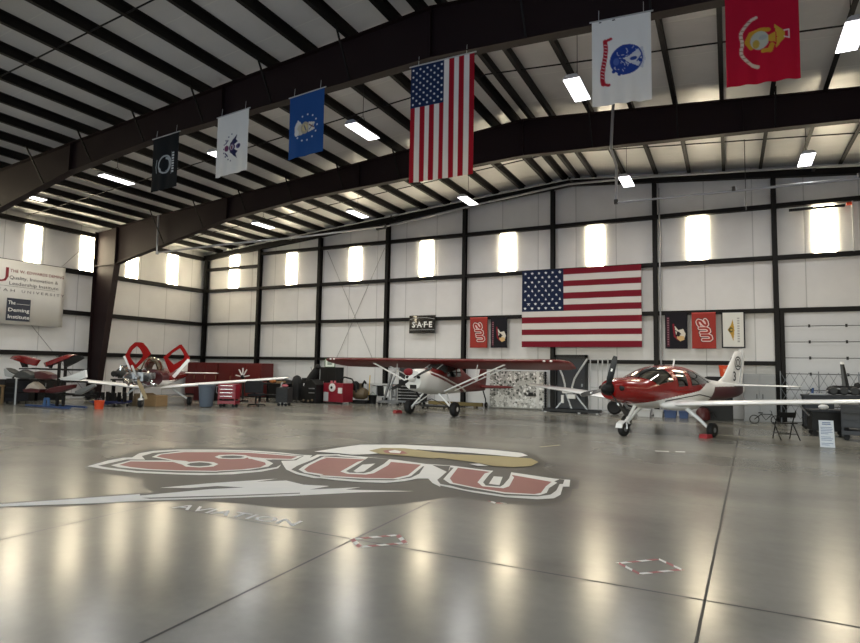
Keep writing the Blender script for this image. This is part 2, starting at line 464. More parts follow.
# translucent wall lights
def win_nodes(nt, b):
    N = nt.nodes.new; L = nt.links.new
    tc = N('ShaderNodeTexCoord'); w = N('ShaderNodeTexNoise'); w.inputs['Scale'].default_value = 1.2
    L(tc.outputs['Object'], w.inputs['Vector'])
    mr = N('ShaderNodeMapRange'); mr.inputs['To Min'].default_value = WIN_E * .85; mr.inputs['To Max'].default_value = WIN_E * 1.1
    L(w.outputs['Fac'], mr.inputs['Value']); L(mr.outputs['Result'], b.inputs['Emission Strength'])
WIN_E = 22.0
WINM = tune(mat('translucent_panel', 'f4f4ee', .4, emit='ffeecb', strength=WIN_E), win_nodes)
wn = 0
def ribbed(a0, a1, z0, z1, put):
    mb = MB(); n = 24
    v = []
    for i in range(n + 1):
        a = a0 + (a1 - a0) * i / n; d = .012 * (1 if i % 4 < 2 else 0)
        v += [put(a, d, z0), put(a, d, z1)]
    mb.add(v, [(2 * i, 2 * i + 2, 2 * i + 3, 2 * i + 1) for i in range(n)])
    v = [put(a0, -.03, z0), put(a1, -.03, z0), put(a1, -.03, z1), put(a0, -.03, z1)]
    mb.add(v, [(0, 1, 2, 3)])
    return mb
wnames = ['in the corner bay', 'in the second bay', 'behind the cross-brace cables', 'above the black name sign', 'above the small red and black pennants', 'just above the big wall flag', 'above the three pennants', 'above the overhead door', 'beyond the overhead door', 'in the tenth bay']
for i in range(10):
    x0 = [-23.63, -19.75, -15.93, -12.17, -8.39, -4.82, -1.21, 2.62, 6.4, 10.2][i]; w = .60
    wn += 1
    mb = ribbed(x0, x0 + w, 5.57, 7.38 if i == 0 else 7.17, lambda a, d, z: (a, YB + .19 - d, z))
    struct(mb, f'window_{wn}', WINM, 'tall glowing translucent panel on the rear wall ' + wnames[i], 'window', recalc=False)
lnames = {13.67: 'above the university banner', 15.95: 'beside the second frame column, camera side', 18.2: 'just past the frame column', 20.5: 'nearest the rear corner'}
for s in (0, 1):
    for i, y0 in enumerate([20.5, 18.2, 15.95, 13.67, 11.4, 9.1, 6.85, 4.57, 2.3, 0.0, -2.3, -4.6]):
        if s == 1 and i % 2: continue
        wn += 1
        X = XL - .19 if s == 0 else XR + .19
        mb = ribbed(y0 + .06, y0 + .67, 5.57, 7.33, (lambda a, d, z: (X + d, a, z)) if s == 0 else (lambda a, d, z: (X - d, a, z)))
        nm = lnames.get(y0) if s == 0 else None
        struct(mb, f'window_{wn}', WINM, ('tall glowing translucent panel on the banner wall ' + nm) if nm else 'glowing translucent side wall panel nearer the main door', 'window', group=None if nm else 'side panels out of view', recalc=False)

# overhead sectional door and doorway
DOORM = mat('sectional_door_paint', 'c3c5c9', .45, noise=.03)
mb = MB()
ph = .525
for i in range(7):
    mb.box(D0, D1, YB + .05, YB + .1, i * ph + .011, (i + 1) * ph - .011)
    for zz in (i * ph + .10, (i + 1) * ph - .10): mb.box(D0, D1, YB + .04, YB + .052, zz - .012, zz + .012)
mb.m = 1; mb.box(D0, D1, YB + .1, YB + .12, 0, 7 * ph); mb.m = 0
dr = struct(mb, 'door_1', [DOORM, BLACKM], 'white sectional overhead door at the end of the rear wall', 'door')
for i in range(1, 7):
    for x in (2.38, 3.39, 4.4):
        MB().box(x - .03, x + .03, YB + .02, YB + .06, i * ph - .05, i * ph + .05).build('hinge', DGREY, dr)
struct(MB().box(D0 - .12, D0, YB - .08, YB + .2, 0, 3.75).box(D1, D1 + .12, YB - .08, YB + .2, 0, 3.75).box(D0 - .12, D1 + .12, YB - .02, YB + .2, 3.6, 3.72), 'trim_1', STEEL, 'dark steel surround of the overhead door', 'trim')
mb = MB().box(-6.0, -4.9, YB + .12, YB + .2, 0, 2.06)
for z in (.4, .8, 1.2, 1.6, 2.0): mb.box(-5.98, -4.92, YB + .1, YB + .125, z - .015, z + .015)
dr = struct(mb, 'door_2', NAVY, 'dark navy doorway under the big wall flag', 'door')
MB().box(-5.05, -5.0, YB + .06, YB + .12, .95, 1.05).build('handle', GREY, dr)
struct(MB().box(-6.08, -6.0, YB + .0, YB + .2, 0, 2.14).box(-4.9, -4.82, YB + .0, YB + .2, 0, 2.14).box(-6.08, -4.82, YB, YB + .2, 2.06, 2.16), 'trim_3', BLACKM, 'black frame around the dark navy doorway', 'trim')
# ------------------------------------------------------------------ flags, banners and painted marks
CLOTH = vcol_mat('printed_cloth', .8)
VINYL = vcol_mat('printed_vinyl', .45, .4)
class Art:
    """flat design computed over (x, y): x across, y down, in the flag's own units"""
    def __init__(self, x, y, base):
        self.x, self.y = x, y
        self.c = np.tile(np.array([int(base[i:i + 2], 16) / 255 for i in (0, 2, 4)]), (len(x), 1))
    def put(self, mask, col, soft=None):
        a = np.clip(mask, 0, 1)[:, None] if mask.dtype != bool else mask.astype(float)[:, None]
        self.c = self.c * (1 - a) + a * np.array([int(col[i:i + 2], 16) / 255 for i in (0, 2, 4)])
    def rect(self, x0, x1, y0, y1, col): self.put((self.x >= x0) & (self.x <= x1) & (self.y >= y0) & (self.y <= y1), col)
    def disc(self, cx, cy, r, col, ry=None, e=.008):
        ry = ry or r
        d = np.hypot((self.x - cx) / r, (self.y - cy) / ry)
        self.put(np.clip((1 - d) * min(r, ry) / e + .5, 0, 1), col)
    def line(self, pts, w, col, e=.008):
        d = np.full(len(self.x), 9.)
        for (x0, y0), (x1, y1) in zip(pts[:-1], pts[1:]):
            dx, dy = x1 - x0, y1 - y0; L2 = dx * dx + dy * dy + 1e-9
            t = np.clip(((self.x - x0) * dx + (self.y - y0) * dy) / L2, 0, 1)
            d = np.minimum(d, np.hypot(self.x - x0 - t * dx, self.y - y0 - t * dy))
        self.put(np.clip((w / 2 - d) / e + .5, 0, 1), col)
    def poly(self, pts, col):
        ins = np.zeros(len(self.x), bool)
        n = len(pts)
        for i in range(n):
            x0, y0 = pts[i]; x1, y1 = pts[(i + 1) % n]
            if y0 == y1: continue
            c = ((y0 > self.y) != (y1 > self.y)) & (self.x < (x1 - x0) * (self.y - y0) / (y1 - y0) + x0)
            ins ^= c
        self.put(ins, col)
    def ring(self, cx, cy, r, w, col):
        d = np.abs(np.hypot(self.x - cx, self.y - cy) - r); self.put(np.clip((w / 2 - d) / .008 + .5, 0, 1), col)

def cloth(name, label, cat, tl, wid, hei, art, res=.012, right=(1, 0, 0), wave=None, group=None, material=None, skew=0., thick=.006, parent=None):
    """a hanging printed sheet: tl = top left corner, right = direction across; hangs down -z"""
    R = Vector(right); Nn = R.cross(Vector((0, 0, 1)))
    nu, nv = max(2, int(wid / res)), max(2, int(hei / res))
    uu, vv = np.meshgrid(np.linspace(0, 1, nu + 1), np.linspace(0, 1, nv + 1))
    x = (uu * wid).ravel(); y = (vv * hei).ravel()
    col = art(x, y).c
    w = wave(uu.ravel(), vv.ravel()) if wave else np.zeros(len(x))
    mb = MB()
    O = Vector(tl)
    dz = -(y) + skew * uu.ravel()
    P = np.array(O)[None, :] + np.outer(x, np.array(R)) + np.outer(w, np.array(Nn)) + np.outer(dz, [0, 0, 1])
    f = []
    for j in range(nv):
        b = j * (nu + 1)
        f += [(b + i, b + nu + 1 + i, b + nu + 2 + i, b + i + 1) for i in range(nu)]
    mb.v = [tuple(p) for p in P]; mb.f = f; mb.mi = [0] * len(f)
    o = mb.build(name, material or CLOTH, parent, smooth=180, label=label, cat=cat, group=group, recalc=False)
    at = o.data.color_attributes.new('design', 'FLOAT_COLOR', 'POINT')
    c = np.where(col <= .04045, col / 12.92, ((col + .055) / 1.055) ** 2.4)
    at.data.foreach_set('color', np.concatenate([c, np.ones((len(c), 1))], 1).astype(np.float32).ravel())
    if thick:
        md = o.modifiers.new('cloth_thickness', 'SOLIDIFY'); md.thickness = thick; md.offset = 0
    return o

def hang_wave(seed, amp=.05):
    r = random.Random(seed)
    ps = [(r.uniform(1.2, 4.5), r.uniform(0, 6.3), r.uniform(.4, 1)) for _ in range(4)]
    def fn(u, v):
        w = sum(a * np.sin(2 * np.pi * f * (u + .18 * (v - .5) * s) + p) for s, (f, p, a) in zip((1, -1, .6, -.4), ps))
        return amp * (.12 + .88 * v ** 1.4) * w / 2
    return fn

def us_vertical(W, H):
    def art(x, y):
        A = Art(x, y, 'e8e3de'); s = W / 13
        for i in range(0, 13, 2): A.rect(W - (i + 1) * s, W - i * s, 0, H, '9c1526')
        A.rect(0, 7 * s, 0, .36 * H, '1b2c50')
        for i in range(9):
            n = 6 if i % 2 == 0 else 5
            for k in range(n):
                yy = .36 * H * ((k + .5) / 6 if n == 6 else (k + 1) / 6)
                A.disc(7 * s * (i + .7) / 9.4, yy, .022, 'dfe3e6', e=.012)
        return A
    return art
def us_wide(W, H):
    def art(x, y):
        A = Art(x, y, 'c9c6c4'); s = H / 13
        for i in range(0, 13, 2): A.rect(0, W, i * s, (i + 1) * s, '701626')
        A.rect(0, .365 * W, 0, 7 * s, '16223f')
        for r in range(9):
            n = 6 if r % 2 == 0 else 5
            for k in range(n):
                cx = .365 * W * ((k + .5) / 6 if n == 6 else (k + 1) / 6); cy = 7 * s * (r + .7) / 9.4
                A.poly([(cx + .062 * (1 if q % 2 == 0 else .42) * math.sin(q * math.pi / 5), cy - .062 * (1 if q % 2 == 0 else .42) * math.cos(q * math.pi / 5)) for q in range(10)], 'e3e6e8')
        return A
    return art
# every flag is hung sideways, so a design drawn upright (p right, q up) lands at x = X(q), y = Y(p)
def turned(W, H):
    return lambda p, q: (W * (.5 - q), H * (.5 + p))
def pow_art(W, H):
    def art(x, y):
        A = Art(x, y, '0f161d'); cx, cy = .50 * W, .53 * H
        A.disc(cx, cy, .25, 'a9b3b8'); A.disc(cx, cy, .205, '10171e')
        A.poly([(cx + .02, cy - .19), (cx + .16, cy - .16), (cx + .20, cy + .0), (cx + .16, cy + .16), (cx + .02, cy + .19), (cx + .08, cy + .05), (cx + .02, cy)], 'a9b3b8')
        A.disc(cx + .03, cy + .02, .12, '10171e', .15)
        A.poly([(cx - .24, cy + .02), (cx - .14, cy + .10), (cx - .10, cy + .22), (cx - .20, cy + .18)], 'a9b3b8')
        for k in range(8): A.rect(cx + .27, cx + .35, cy - .27 + k * .07, cy - .225 + k * .07, 'c3ccd0')
        A.line([(cx + .25, cy - .3), (cx + .25, cy + .3)], .012, '8b969c')
        A.line([(cx - .3, cy - .16), (cx - .33, cy + .02), (cx - .3, cy + .18)], .03, '8b969c')
        return A
    return art
def cg_art(W, H):
    def art(x, y):
        A = Art(x, y, 'ebece8'); cx, cy = .52 * W, .56 * H
        for s in (-1, 1):
            A.poly([(cx + .0, cy + s * .03), (cx - .10, cy + s * .10), (cx - .02, cy + s * .16), (cx + .14, cy + s * .30), (cx + .10, cy + s * .18), (cx + .16, cy + s * .12), (cx + .06, cy + s * .06)], '282a4e')
        A.disc(cx - .02, cy, .10, '4a3a63'); A.disc(cx - .02, cy, .065, 'b9b3bd'); A.rect(cx - .05, cx + .01, cy - .045, cy + .045, '6a2a48')
        A.disc(cx + .18, cy - .0, .075, '58507f', .06); A.disc(cx + .20, cy, .035, '282a4e'); A.disc(cx - .19, cy, .06, '6f3a5c', .075)
        for k in range(9):
            a = -1.2 + k * .3; A.disc(cx + .10 - .38 * math.cos(a), cy + .36 * math.sin(a), .018, '3a3c63')
        A.line([(cx - .16, cy - .20), (cx - .22, cy - .12)], .03, '3a3c63'); A.line([(cx - .16, cy + .20), (cx - .22, cy + .12)], .03, '3a3c63')
        return A
    return art
def af_art(W, H):
    def art(x, y):
        A = Art(x, y, '23508f'); cx, cy = .45 * W, .55 * H
        for k in range(13):
            a = 2 * math.pi * k / 13; A.disc(cx + .05 + .31 * math.cos(a), cy + .30 * math.sin(a), .021, 'd9dfe6')
        A.disc(cx - .17, cy - .02, .10, 'dcdcd6', .17); A.disc(cx - .10, cy + .02, .10, 'cfc9b8', .13); A.disc(cx - .21, cy + .08, .06, 'e2e2dc', .08)
        A.disc(cx + .02, cy, .12, 'b6ac92', .14); A.disc(cx + .02, cy, .08, 'd3c492', .08); A.line([(cx + .0, cy - .05), (cx + .05, cy + .06)], .03, '6a6f80')
        A.poly([(cx + .12, cy - .12), (cx + .30, cy - .08), (cx + .26, cy), (cx + .30, cy + .08), (cx + .12, cy + .12)], 'd8d6cc')
        A.line([(cx + .14, cy - .05), (cx + .26, cy + .03)], .025, '7a4b3c'); A.line([(cx + .14, cy + .06), (cx + .24, cy - .03)], .02, '394d74')
        return A
    return art
def army_art(W, H):
    def art(x, y):
        A = Art(x, y, 'efefeb'); cx, cy = .59 * W, .50 * H
        A.disc(cx, cy, .28, '2a4596', .27)
        for s in (-1, 1):
            A.poly([(cx - .02, cy + .02 * s), (cx + .27, cy + .20 * s), (cx + .30, cy + .05 * s)], 'ccd1db')
        A.poly([(cx - .06, cy - .03), (cx + .28, cy - .10), (cx + .32, cy + .05), (cx + .06, cy + .08)], 'd5d8dd')
        A.ring(cx, cy, .262, .022, '2a4596')
        A.disc(cx + .12, cy, .06, '31488f', .035); A.line([(cx + .18, cy + .06), (cx + .26, cy - .05)], .02, '2a4596'); A.disc(cx + .23, cy + .05, .03, '2a4596')
        rr = random.Random(4)
        for k in range(34):
            a = rr.uniform(0, 6.28); r = rr.uniform(.07, .25); px_, py_ = cx + r * math.cos(a), cy + r * math.sin(a)
            if px_ > cx + .06 and abs(py_ - cy) < .14: continue
            A.line([(px_, py_), (px_ + rr.uniform(-.04, .04), py_ + rr.uniform(-.05, .05))], .012, 'c9cfdf')
        A.disc(cx - .17, cy + .02, .05, '5069b2', .07)
        A.disc(cx - .21, cy + .19, .035, '24408f'); A.disc(cx - .12, cy + .25, .03, '24408f')
        rib = [(.21 * W + .03 * math.sin((t - .5) * 5.0) * -1 + .035 * abs(t - .5) * 4 * 0, H * (.25 + .5 * t)) for t in np.linspace(0, 1, 14)]
        A.line(rib, .075, 'b32634')
        for k in range(11): A.line([(rib[k + 1][0] - .02, rib[k + 1][1]), (rib[k + 1][0] + .02, rib[k + 1][1] + .015)], .014, 'e3c9c9')
        A.line([rib[0], (rib[0][0] + .10, rib[0][1] - .03)], .05, 'b32634'); A.line([rib[-1], (rib[-1][0] + .10, rib[-1][1] + .02)], .05, 'b32634')
        return A
    return art
def usmc_art(W, H):
    def art(x, y):
        A = Art(x, y, 'ba1233'); cx, cy = .47 * W, .54 * H
        rib = [(W * (.22 + .012 * math.cos((t - .5) * 16)) + (.15 * W) * (abs(t - .5) * 2) ** 4, H * (.30 + .50 * t)) for t in np.linspace(0, 1, 24)]
        A.line(rib, .05, 'd8c6b4')
        for k in range(1, 23, 2): A.line([(rib[k][0] - .015, rib[k][1]), (rib[k][0] + .015, rib[k][1])], .012, '8c5a4a')
        A.line([rib[-1], (rib[-1][0] + .07, rib[-1][1] + .03)], .06, 'd8c6b4'); A.line([rib[0], (rib[0][0] + .06, rib[0][1] - .02)], .05, 'd8c6b4')
        A.line([(cx - .12, cy + .10), (cx - .18, cy), (cx - .12, cy - .13), (cx + .02, cy - .17), (cx + .12, cy - .15)], .07, 'c8982f')
        A.disc(cx + .0, cy, .13, 'b9bdae', .15); A.disc(cx - .05, cy + .05, .05, 'b89c46', .07); A.disc(cx + .05, cy - .04, .06, 'a6acab', .04)
        A.line([(cx + .05, cy + .18), (cx + .14, cy + .19), (cx + .17, cy + .10)], .07, 'c8982f')
        A.poly([(cx + .20, cy - .24), (cx + .34, cy - .10), (cx + .34, cy + .02), (cx + .22, cy + .16), (cx + .24, cy - .02)], 'c6a03b')
        A.poly([(cx + .12, cy - .06), (cx + .22, cy - .10), (cx + .22, cy + .06), (cx + .12, cy + .04)], 'cfa23a')
        A.line([(cx + .34, cy - .10), (cx + .40, cy - .10), (cx + .40, cy + .03), (cx + .34, cy + .0)], .018, 'e2d5d8')
        return A
    return art

FY = 10.38
hung = [
 ('military_flag', 'black hanging flag with white round emblem, lowest on the slope', (-13.62, FY, 7.53), .98, 1.44, pow_art, .06, 1),
 ('military_flag', 'white hanging flag with small dark blue eagle emblem', (-11.27, FY, 7.70), 1.02, 1.52, cg_art, .07, 2),
 ('military_flag', 'blue hanging flag with pale crest inside a ring of stars', (-8.98, FY, 7.76), .98, 1.46, af_art, .07, 3),
 ('national_flag', 'striped national flag hung vertically with its blue star field uppermost', (-5.78, FY, 7.80), 1.42, 2.45, us_vertical, .0, 4),
 ('military_flag', 'white hanging flag with large blue seal and red scroll', (-2.08, FY, 7.82), 1.00, 1.56, army_art, -.05, 5),
 ('military_flag', 'red hanging flag with gold globe emblem and pale ribbon', (.06, FY, 7.70), 1.02, 1.52, usmc_art, -.04, 6)]
for nm, lab, tl, w, h_, art, sk, sd in hung:
    o = cloth(nm, lab, 'flag', tl, w, h_, art(w, h_), .0125, wave=hang_wave(sd, .026 if 'national' not in nm else .02), skew=sk)
    MB().tube([(tl[0] - .04, tl[1] - .0, tl[2] + .015), (tl[0] + w + .04, tl[1], tl[2] + .015 + sk)], .014, 8).build('flag_pole', LGREY, o)
    for t in (.12, .88):
        MB().tube([(tl[0] + w * t, tl[1], tl[2] + sk * t), (tl[0] + w * t, tl[1] + .02, tl[2] + sk * t + .22)], .006, 5).build('hanging_cord', LGREY, o)

WY = YB - .05
def wallwave(seed, amp=.012):
    return hang_wave(seed, amp)
W_, H_ = 4.54, 3.05
bf = cloth('national_flag', 'very large striped national flag spread wide across the rear wall', 'flag', (-7.34, YB - .16, 5.5), W_, H_, us_wide(W_, H_), .022, wave=lambda u, v: .02 * np.sin(9 * u + 2 * v) * v + .012 * np.sin(31 * u), skew=.0)
MB().tube([(-7.4, YB - .13, 5.5), (-2.7, YB - .13, 5.5)], .02, 8).build('hanging_pole', BLACKM, bf)
# letters of the school's mark, drawn upright: S, U, U
def suu(A, place, w, col):
    S_ = [(.20, .9), (.05, .98), (-.15, .98), (-.26, .85), (-.2, .6), (.1, .42), (.2, .2), (.1, .04), (-.15, .02), (-.3, .12)]
    U_ = [(-.2, .95), (-.2, .25), (-.1, .05), (.1, .05), (.2, .25), (.2, .95)]
    for k, g in enumerate((S_, U_, U_)):
        A.line([place(p + (k - 1) * .62, q - .5) for p, q in g], w, col)
def red_suu(W, H):
    def art(x, y):
        A = Art(x, y, '93352f')
        pl = lambda p, q: (W * .53 - q * .30 + p * .10 , H * .5 + p * .40)
        suu(A, pl, .17, '2a1a1c'); suu(A, pl, .135, 'd9bfbd'); suu(A, pl, .07, '93352f')
        A.rect(0, W, 0, .03, 'c05a55')
        return A
    return art
def bird(W, H):
    def art(x, y):
        A = Art(x, y, '1b1a20'); cx, cy = .62 * W, .58 * H
        A.rect(.08 * W, .20 * W, .12 * H, .95 * H, '4a2430')
        for k in range(12): A.rect(.10 * W, .18 * W, H * (.14 + k * .066), H * (.165 + k * .066), '8d6a72')
        A.line([(cx - .18, cy - .32), (cx - .14, cy + .1), (cx - .02, cy + .22)], .06, '7a1f2b')
        A.poly([(cx - .14, cy - .28), (cx - .02, cy - .12), (cx + .14, cy - .16), (cx + .22, cy + .02), (cx + .18, cy + .16), (cx + .0, cy + .12), (cx - .10, cy + .02)], 'cfc9bd')
        A.poly([(cx - .06, cy + .06), (cx + .16, cy + .10), (cx + .18, cy + .22), (cx + .04, cy + .28), (cx - .06, cy + .18)], 'c9a978')
        A.disc(cx - .02, cy + .02, .06, '201c1c', .09); A.line([(cx - .1, cy - .1), (cx + .06, cy + .02)], .03, '2b2728')
        return A
    return art
def wings_art(W, H):
    def art(x, y):
        A = Art(x, y, 'cfcfca'); cx, cy = .40 * W, .50 * H
        b = .045
        A.rect(0, b, 0, H, '23232a'); A.rect(W - b, W, 0, H, '23232a'); A.rect(0, W, H - b, H, '23232a'); A.rect(0, W, 0, b * .6, '23232a')
        A.poly([(cx + .06, cy - .36), (cx + .10, cy - .1), (cx + .11, cy + .02), (cx + .10, cy + .14), (cx + .07, cy + .38), (cx - .0, cy + .16), (cx - .10, cy), (cx + .0, cy - .16)], 'ad8a3a')
        A.disc(cx + .0, cy, .07, '57502f', .09); A.disc(cx + .02, cy, .035, 'b9974a')
        for k in range(10): A.rect(cx + .20, cx + .27, cy - .42 + k * .088, cy - .37 + k * .088, '9c9c9a')
        return A
    return art
for nm, lab, x0, x1, z1, z0, art, sd in [
  ('pennant', 'red wall pennant with pale lettering, beside the wall post left of a black one', -9.62, -8.84, 3.69, 2.43, red_suu, 11),
  ('pennant', 'black wall pennant with bird head, between red pennant and big wall flag', -8.70, -7.99, 3.65, 2.43, bird, 12),
  ('pennant', 'black wall pennant with bird head, first of the three near the tail fin', -2.02, -1.28, 3.68, 2.40, bird, 13),
  ('pennant', 'red wall pennant with pale lettering, middle one of three above the low-wing aircraft', -1.14, -.37, 3.67, 2.40, red_suu, 14),
  ('pennant', 'white wall pennant with black border and gold wings', -.20, .52, 3.67, 2.42, wings_art, 15)]:
    o = cloth(nm, lab, 'pennant', (x0, YB - .07, z1), x1 - x0, z1 - z0, art(x1 - x0, z1 - z0), .012, wave=wallwave(sd))
    MB().tube([(x0 - .02, YB - .05, z1 + .01), (x1 + .02, YB - .05, z1 + .01)], .012, 6).build('hanging_rod', BLACKM, o)

# black name sign
t = thing('name_sign', 'black wall sign with white block letters between two wall posts', 'sign', (-11.88, YB - .03, 3.06))
MB().box(-.64, .64, -.05, 0, 0, .78).build('sign_board', mat('gloss_black_board', '0e0e10', .2, coat=.5), t, bevel=.01)
MB().text('S·A·F·E', .34, (0, -.056, .26), (1, 0, 0), (0, 0, 1), 'CENTER', offset=.03, width=.98).build('lettering', mat('sign_white', 'e4e4e2', .5), t)
mb = MB()
for z, r in ((.60, .0), (.14, .0)):
    n = 14
    pts = [(-.6 + 1.2 * i / n, -.056, z + (.07 if z > .4 else -.0) * math.sin(math.pi * i / n)) for i in range(n + 1)]
    mb = MB()
    for a, c in zip(pts[:-1], pts[1:]): mb.add([a, c, (c[0], c[1], c[2] + .02), (a[0], a[1], a[2] + .02)], [(0, 1, 2, 3)])
    mb.build('border', mat('sign_silver', '9a9c9e', .4), t)

# the university banner on the side wall
BX = XL + .16
t = thing('wall_banner', 'big white university banner on the side wall beside the frame column', 'banner', (BX, 9.6, 3.0))
mb = MB()
n = 30
v = []
for i in range(n + 1):
    y = 5.6 * i / n; d = .012 * math.sin(i * 1.1) + .006 * math.sin(i * 2.7)
    v += [(d, y, 0), (d, y, 2.52)]
mb.add(v, [(2 * i, 2 * i + 2, 2 * i + 3, 2 * i + 1) for i in range(n)])
o = mb.build('banner_sheet', mat('banner_vinyl', 'd3d2cd', .5), t, smooth=180, recalc=False)
md = o.modifiers.new('sheet_thickness', 'SOLIDIFY'); md.thickness = .01
TXT = mat('banner_grey_print', '4a4a4e', .6); TXR = mat('banner_red_print', '7d1a25', .6)
Y_, Z_ = (0, 1, 0), (0, 0, 1)
bx = .03
MB().text('THE W. EDWARDS DEMING', .17, (bx, 3.44, 2.04), Y_, Z_, width=2.1).build('lettering', TXR, t)
MB().text('Quality, Innovation &', .19, (bx, 3.42, 1.77), Y_, Z_, width=1.88).build('lettering', TXT, t)
MB().text('Leadership Institute', .19, (bx, 3.42, 1.54), Y_, Z_, width=1.9).build('lettering', TXT, t)
for w_, y_, l_ in (('S O U T H E R N', .85, 1.62), ('U T A H', 2.74, .9), ('U N I V E R S I T Y', 3.9, 1.68)): MB().text(w_, .15, (bx, y_, 1.27), Y_, Z_, width=l_).build('lettering', TXT, t)
MB().text('SUU', .85, (bx, 1.35, 1.62), Y_, Z_, width=2.0).build('school_initials', TXR, t)
MB().box(bx - .002, bx, .85, 5.2, 1.48, 1.49).build('rule', TXT, t)
MB().box(bx - .006, bx, 3.4, 4.28, .14, 1.02).build('logo_panel', mat('banner_navy_print', '1d2537', .5), t)
LW = mat('banner_white_print', 'e0e0dd', .6)
for s_, z, w in (('The', .78, .26), ('Deming', .50, .78), ('Institute', .23, .8)):
    MB().text(s_, .2, (bx + .004, 3.45, z), Y_, Z_, width=w, offset=.012).build('lettering', LW, t)
MB().box(bx, bx + .003, 3.75, 4.24, .80, .812).build('rule', LW, t)
for y in (.15, 2.0, 3.8, 5.45): MB().tube([(.01, y, 2.5), (-.05, y, 2.62)], .01, 5).build('tie', LGREY, t)

